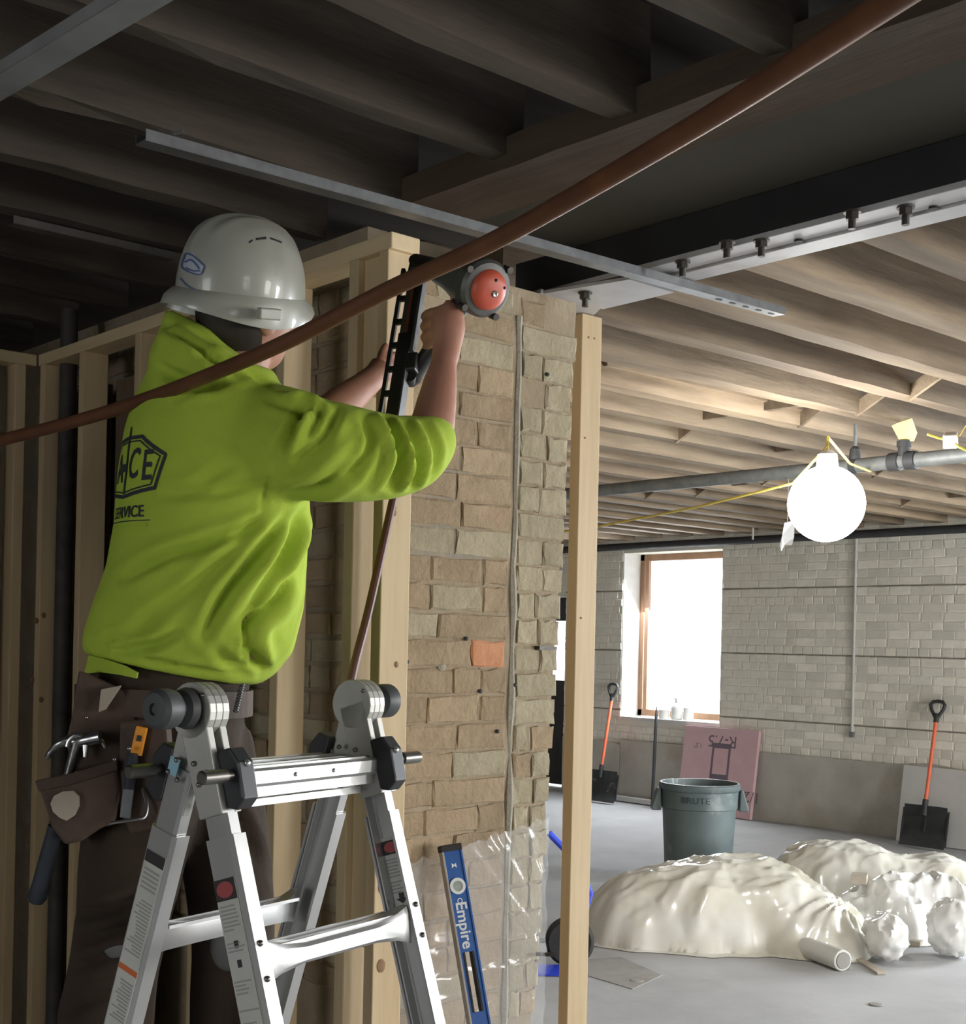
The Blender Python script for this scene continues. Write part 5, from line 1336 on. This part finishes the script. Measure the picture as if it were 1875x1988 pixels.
def pouch(poly, d, th, name='pouch', label=None, dd=0, mat_=None, parent=None, bev=.006):
    """leather pouch cut to an outline standing at its own depth; dd swings its left side nearer"""
    xs = [p[0] for p in poly]; xm = (min(xs) + max(xs)) / 2
    A = [at(x, y, d + dd * (x - xm) / 100) for x, y in poly]; n2 = len(A)
    c = sum(A, Vector()) / n2
    A = A; B = [p + FWD * th + (c - p) * .06 for p in A]
    fs = [tuple(range(n2 - 1, -1, -1)), tuple(range(n2, 2 * n2))] + [(i, (i + 1) % n2, n2 + (i + 1) % n2, n2 + i) for i in range(n2)]
    return build(name, MB().add(A + B, fs), mat_ or M['leather'], parent or tb, label=label, bevel=bev)
p1 = pouch([(69, 1518), (140, 1503), (226, 1476), (232, 1540), (222, 1596), (190, 1612), (158, 1634), (124, 1641), (100, 1608), (84, 1560)], 2.455, .05, dd=.02)
pouch([(66, 1516), (140, 1500), (228, 1474), (229, 1496), (140, 1524), (74, 1538)], 2.450, .012, 'pouch_rim', dd=.02, bev=.003)
pv = [(97, 1560), (104, 1545), (122, 1536), (142, 1535), (153, 1546), (153, 1566), (144, 1584), (129, 1594), (115, 1588), (102, 1576)]
pouch(pv, 2.440, .012, 'pouch_patch', 'pale oval patch on the pouch', .02, M['leather_pale'], p1, .001)
pouch([(150, 1300), (250, 1345), (262, 1400), (232, 1480), (140, 1500), (126, 1440), (140, 1380)], 2.52, .05, dd=.02)
pouch([(232, 1400), (322, 1392), (330, 1480), (318, 1560), (300, 1610), (250, 1620), (226, 1560)], 2.475, .05, dd=-.01)
pouch([(195, 1338), (236, 1330), (204, 1378), (190, 1384)], 2.505, .01, 'pouch_flap', dd=.02, mat_=M['leather_pale'], bev=.002)
hl = smooth_path([at(209, 1601, 2.445), at(222, 1597, 2.435), (at(262, 1591, 2.44)), at(281, 1585, 2.45), at(285, 1560, 2.46), at(276, 1530, 2.47)], 5)
build('tool_loop', MB().tube(hl, .0035, 8), M['tool_steel'], tb, smooth=True)
for x, y in ((222, 1474), (168, 1393), (250, 1453)): build('belt_rivet', MB().ball(at(x, y, 2.447 if x != 168 else 2.515), .004, nu=10, nv=6), M['tool_steel'], tb, smooth=True)
hm_ = thing('hammer', 'claw hammer with a dark grip hanging behind the leather pouch', 'hammer', at(110, 1590, 2.53))
hA, hB = at(70, 1752, 2.545), at(150, 1440, 2.505)
hx = (hB - hA).normalized()
build('hammer_grip', MB().tube([hA, hA + hx * .012, hA + hx * .04, hA + hx * .10, hA + hx * .155], [.013, .0185, .0165, .0155, .014], 14), M['grip_navy'], hm_, smooth=True)
build('hammer_shaft', MB().tube([hA + hx * .14, hB], .010, 12), M['tool_steel'], hm_, smooth=True)
hw = (RGT * .95 + UP * .22 - FWD * .2).normalized()
build('hammer_head', MB().tube(smooth_path([hB + hw * .050, hB + hw * .030, hB, hB - hw * .02 + UP * .006, hB - hw * .045 + UP * .0, hB - hw * .065 - UP * .02], 4), [.013] * 4 + [.0125] * 4 + [.010] * 5 + [.008] * 4 + [.006] * 3 + [.003], 12), M['tool_steel'], hm_, smooth=True)
kn = thing('utility_knife', 'orange utility knife standing in the leather pouch', 'knife', at(270, 1440, 2.47))
k0, k1 = at(264, 1466, 2.466), at(276, 1411, 2.466)
build('knife_body', MB().bar(k0, k1, .021, .009, up=-FWD), M['knife_orange'], kn, bevel=.002)
build('knife_slider', MB().bar(k0.lerp(k1, .5) - FWD * .005, k0.lerp(k1, .7) - FWD * .005, .008, .004, up=-FWD), M['gun_black'], kn)
pl_ = thing('pliers', 'steel pliers with curved jaws in the upper pouch', 'pliers', at(165, 1430, 2.5))
pa = at(166, 1438, 2.497)
for sg in (-1, 1):
    build('plier_arm', MB().tube(smooth_path([pa + RGT * .0 - UP * .03, pa, pa + RGT * sg * .016 + UP * .010, pa + RGT * sg * .030 + UP * .0, pa + RGT * (sg * .036 + .002) - UP * .012], 5), .0045, 10), M['tool_steel'], pl_, smooth=True)
ch = thing('chisel', 'grey metal chisel blade hanging in front of the tool pouch', 'chisel', at(250, 1560, 2.46))
build('chisel_blade', MB().bar(at(243, 1588, 2.46), at(250, 1530, 2.46), .020, .004, up=-FWD), M['galv'], ch, bevel=.001)
build('chisel_grip', MB().tube([at(250, 1532, 2.46), at(256, 1480, 2.462), at(258, 1462, 2.463)], [.010, .011, .009], 12), M['grip_navy'], ch, smooth=True)
cr = smooth_path([at(470, 1330, 2.56), at(463, 1352, 2.545), at(458, 1380, 2.54)], 4)
b = MB()
for i in range(11):
    p = at(470 - i * 1.2, 1330 + i * 5, 2.55); b.lathe([(.0035, -.0028), (.006, -.001), (.006, .001), (.0035, .0028)], p, (.2, .3, 1), 10)
build('key_chain', b, M['tool_steel'], label='short coiled metal chain hanging below the hem behind the left hinge', cat='chain', smooth=True)
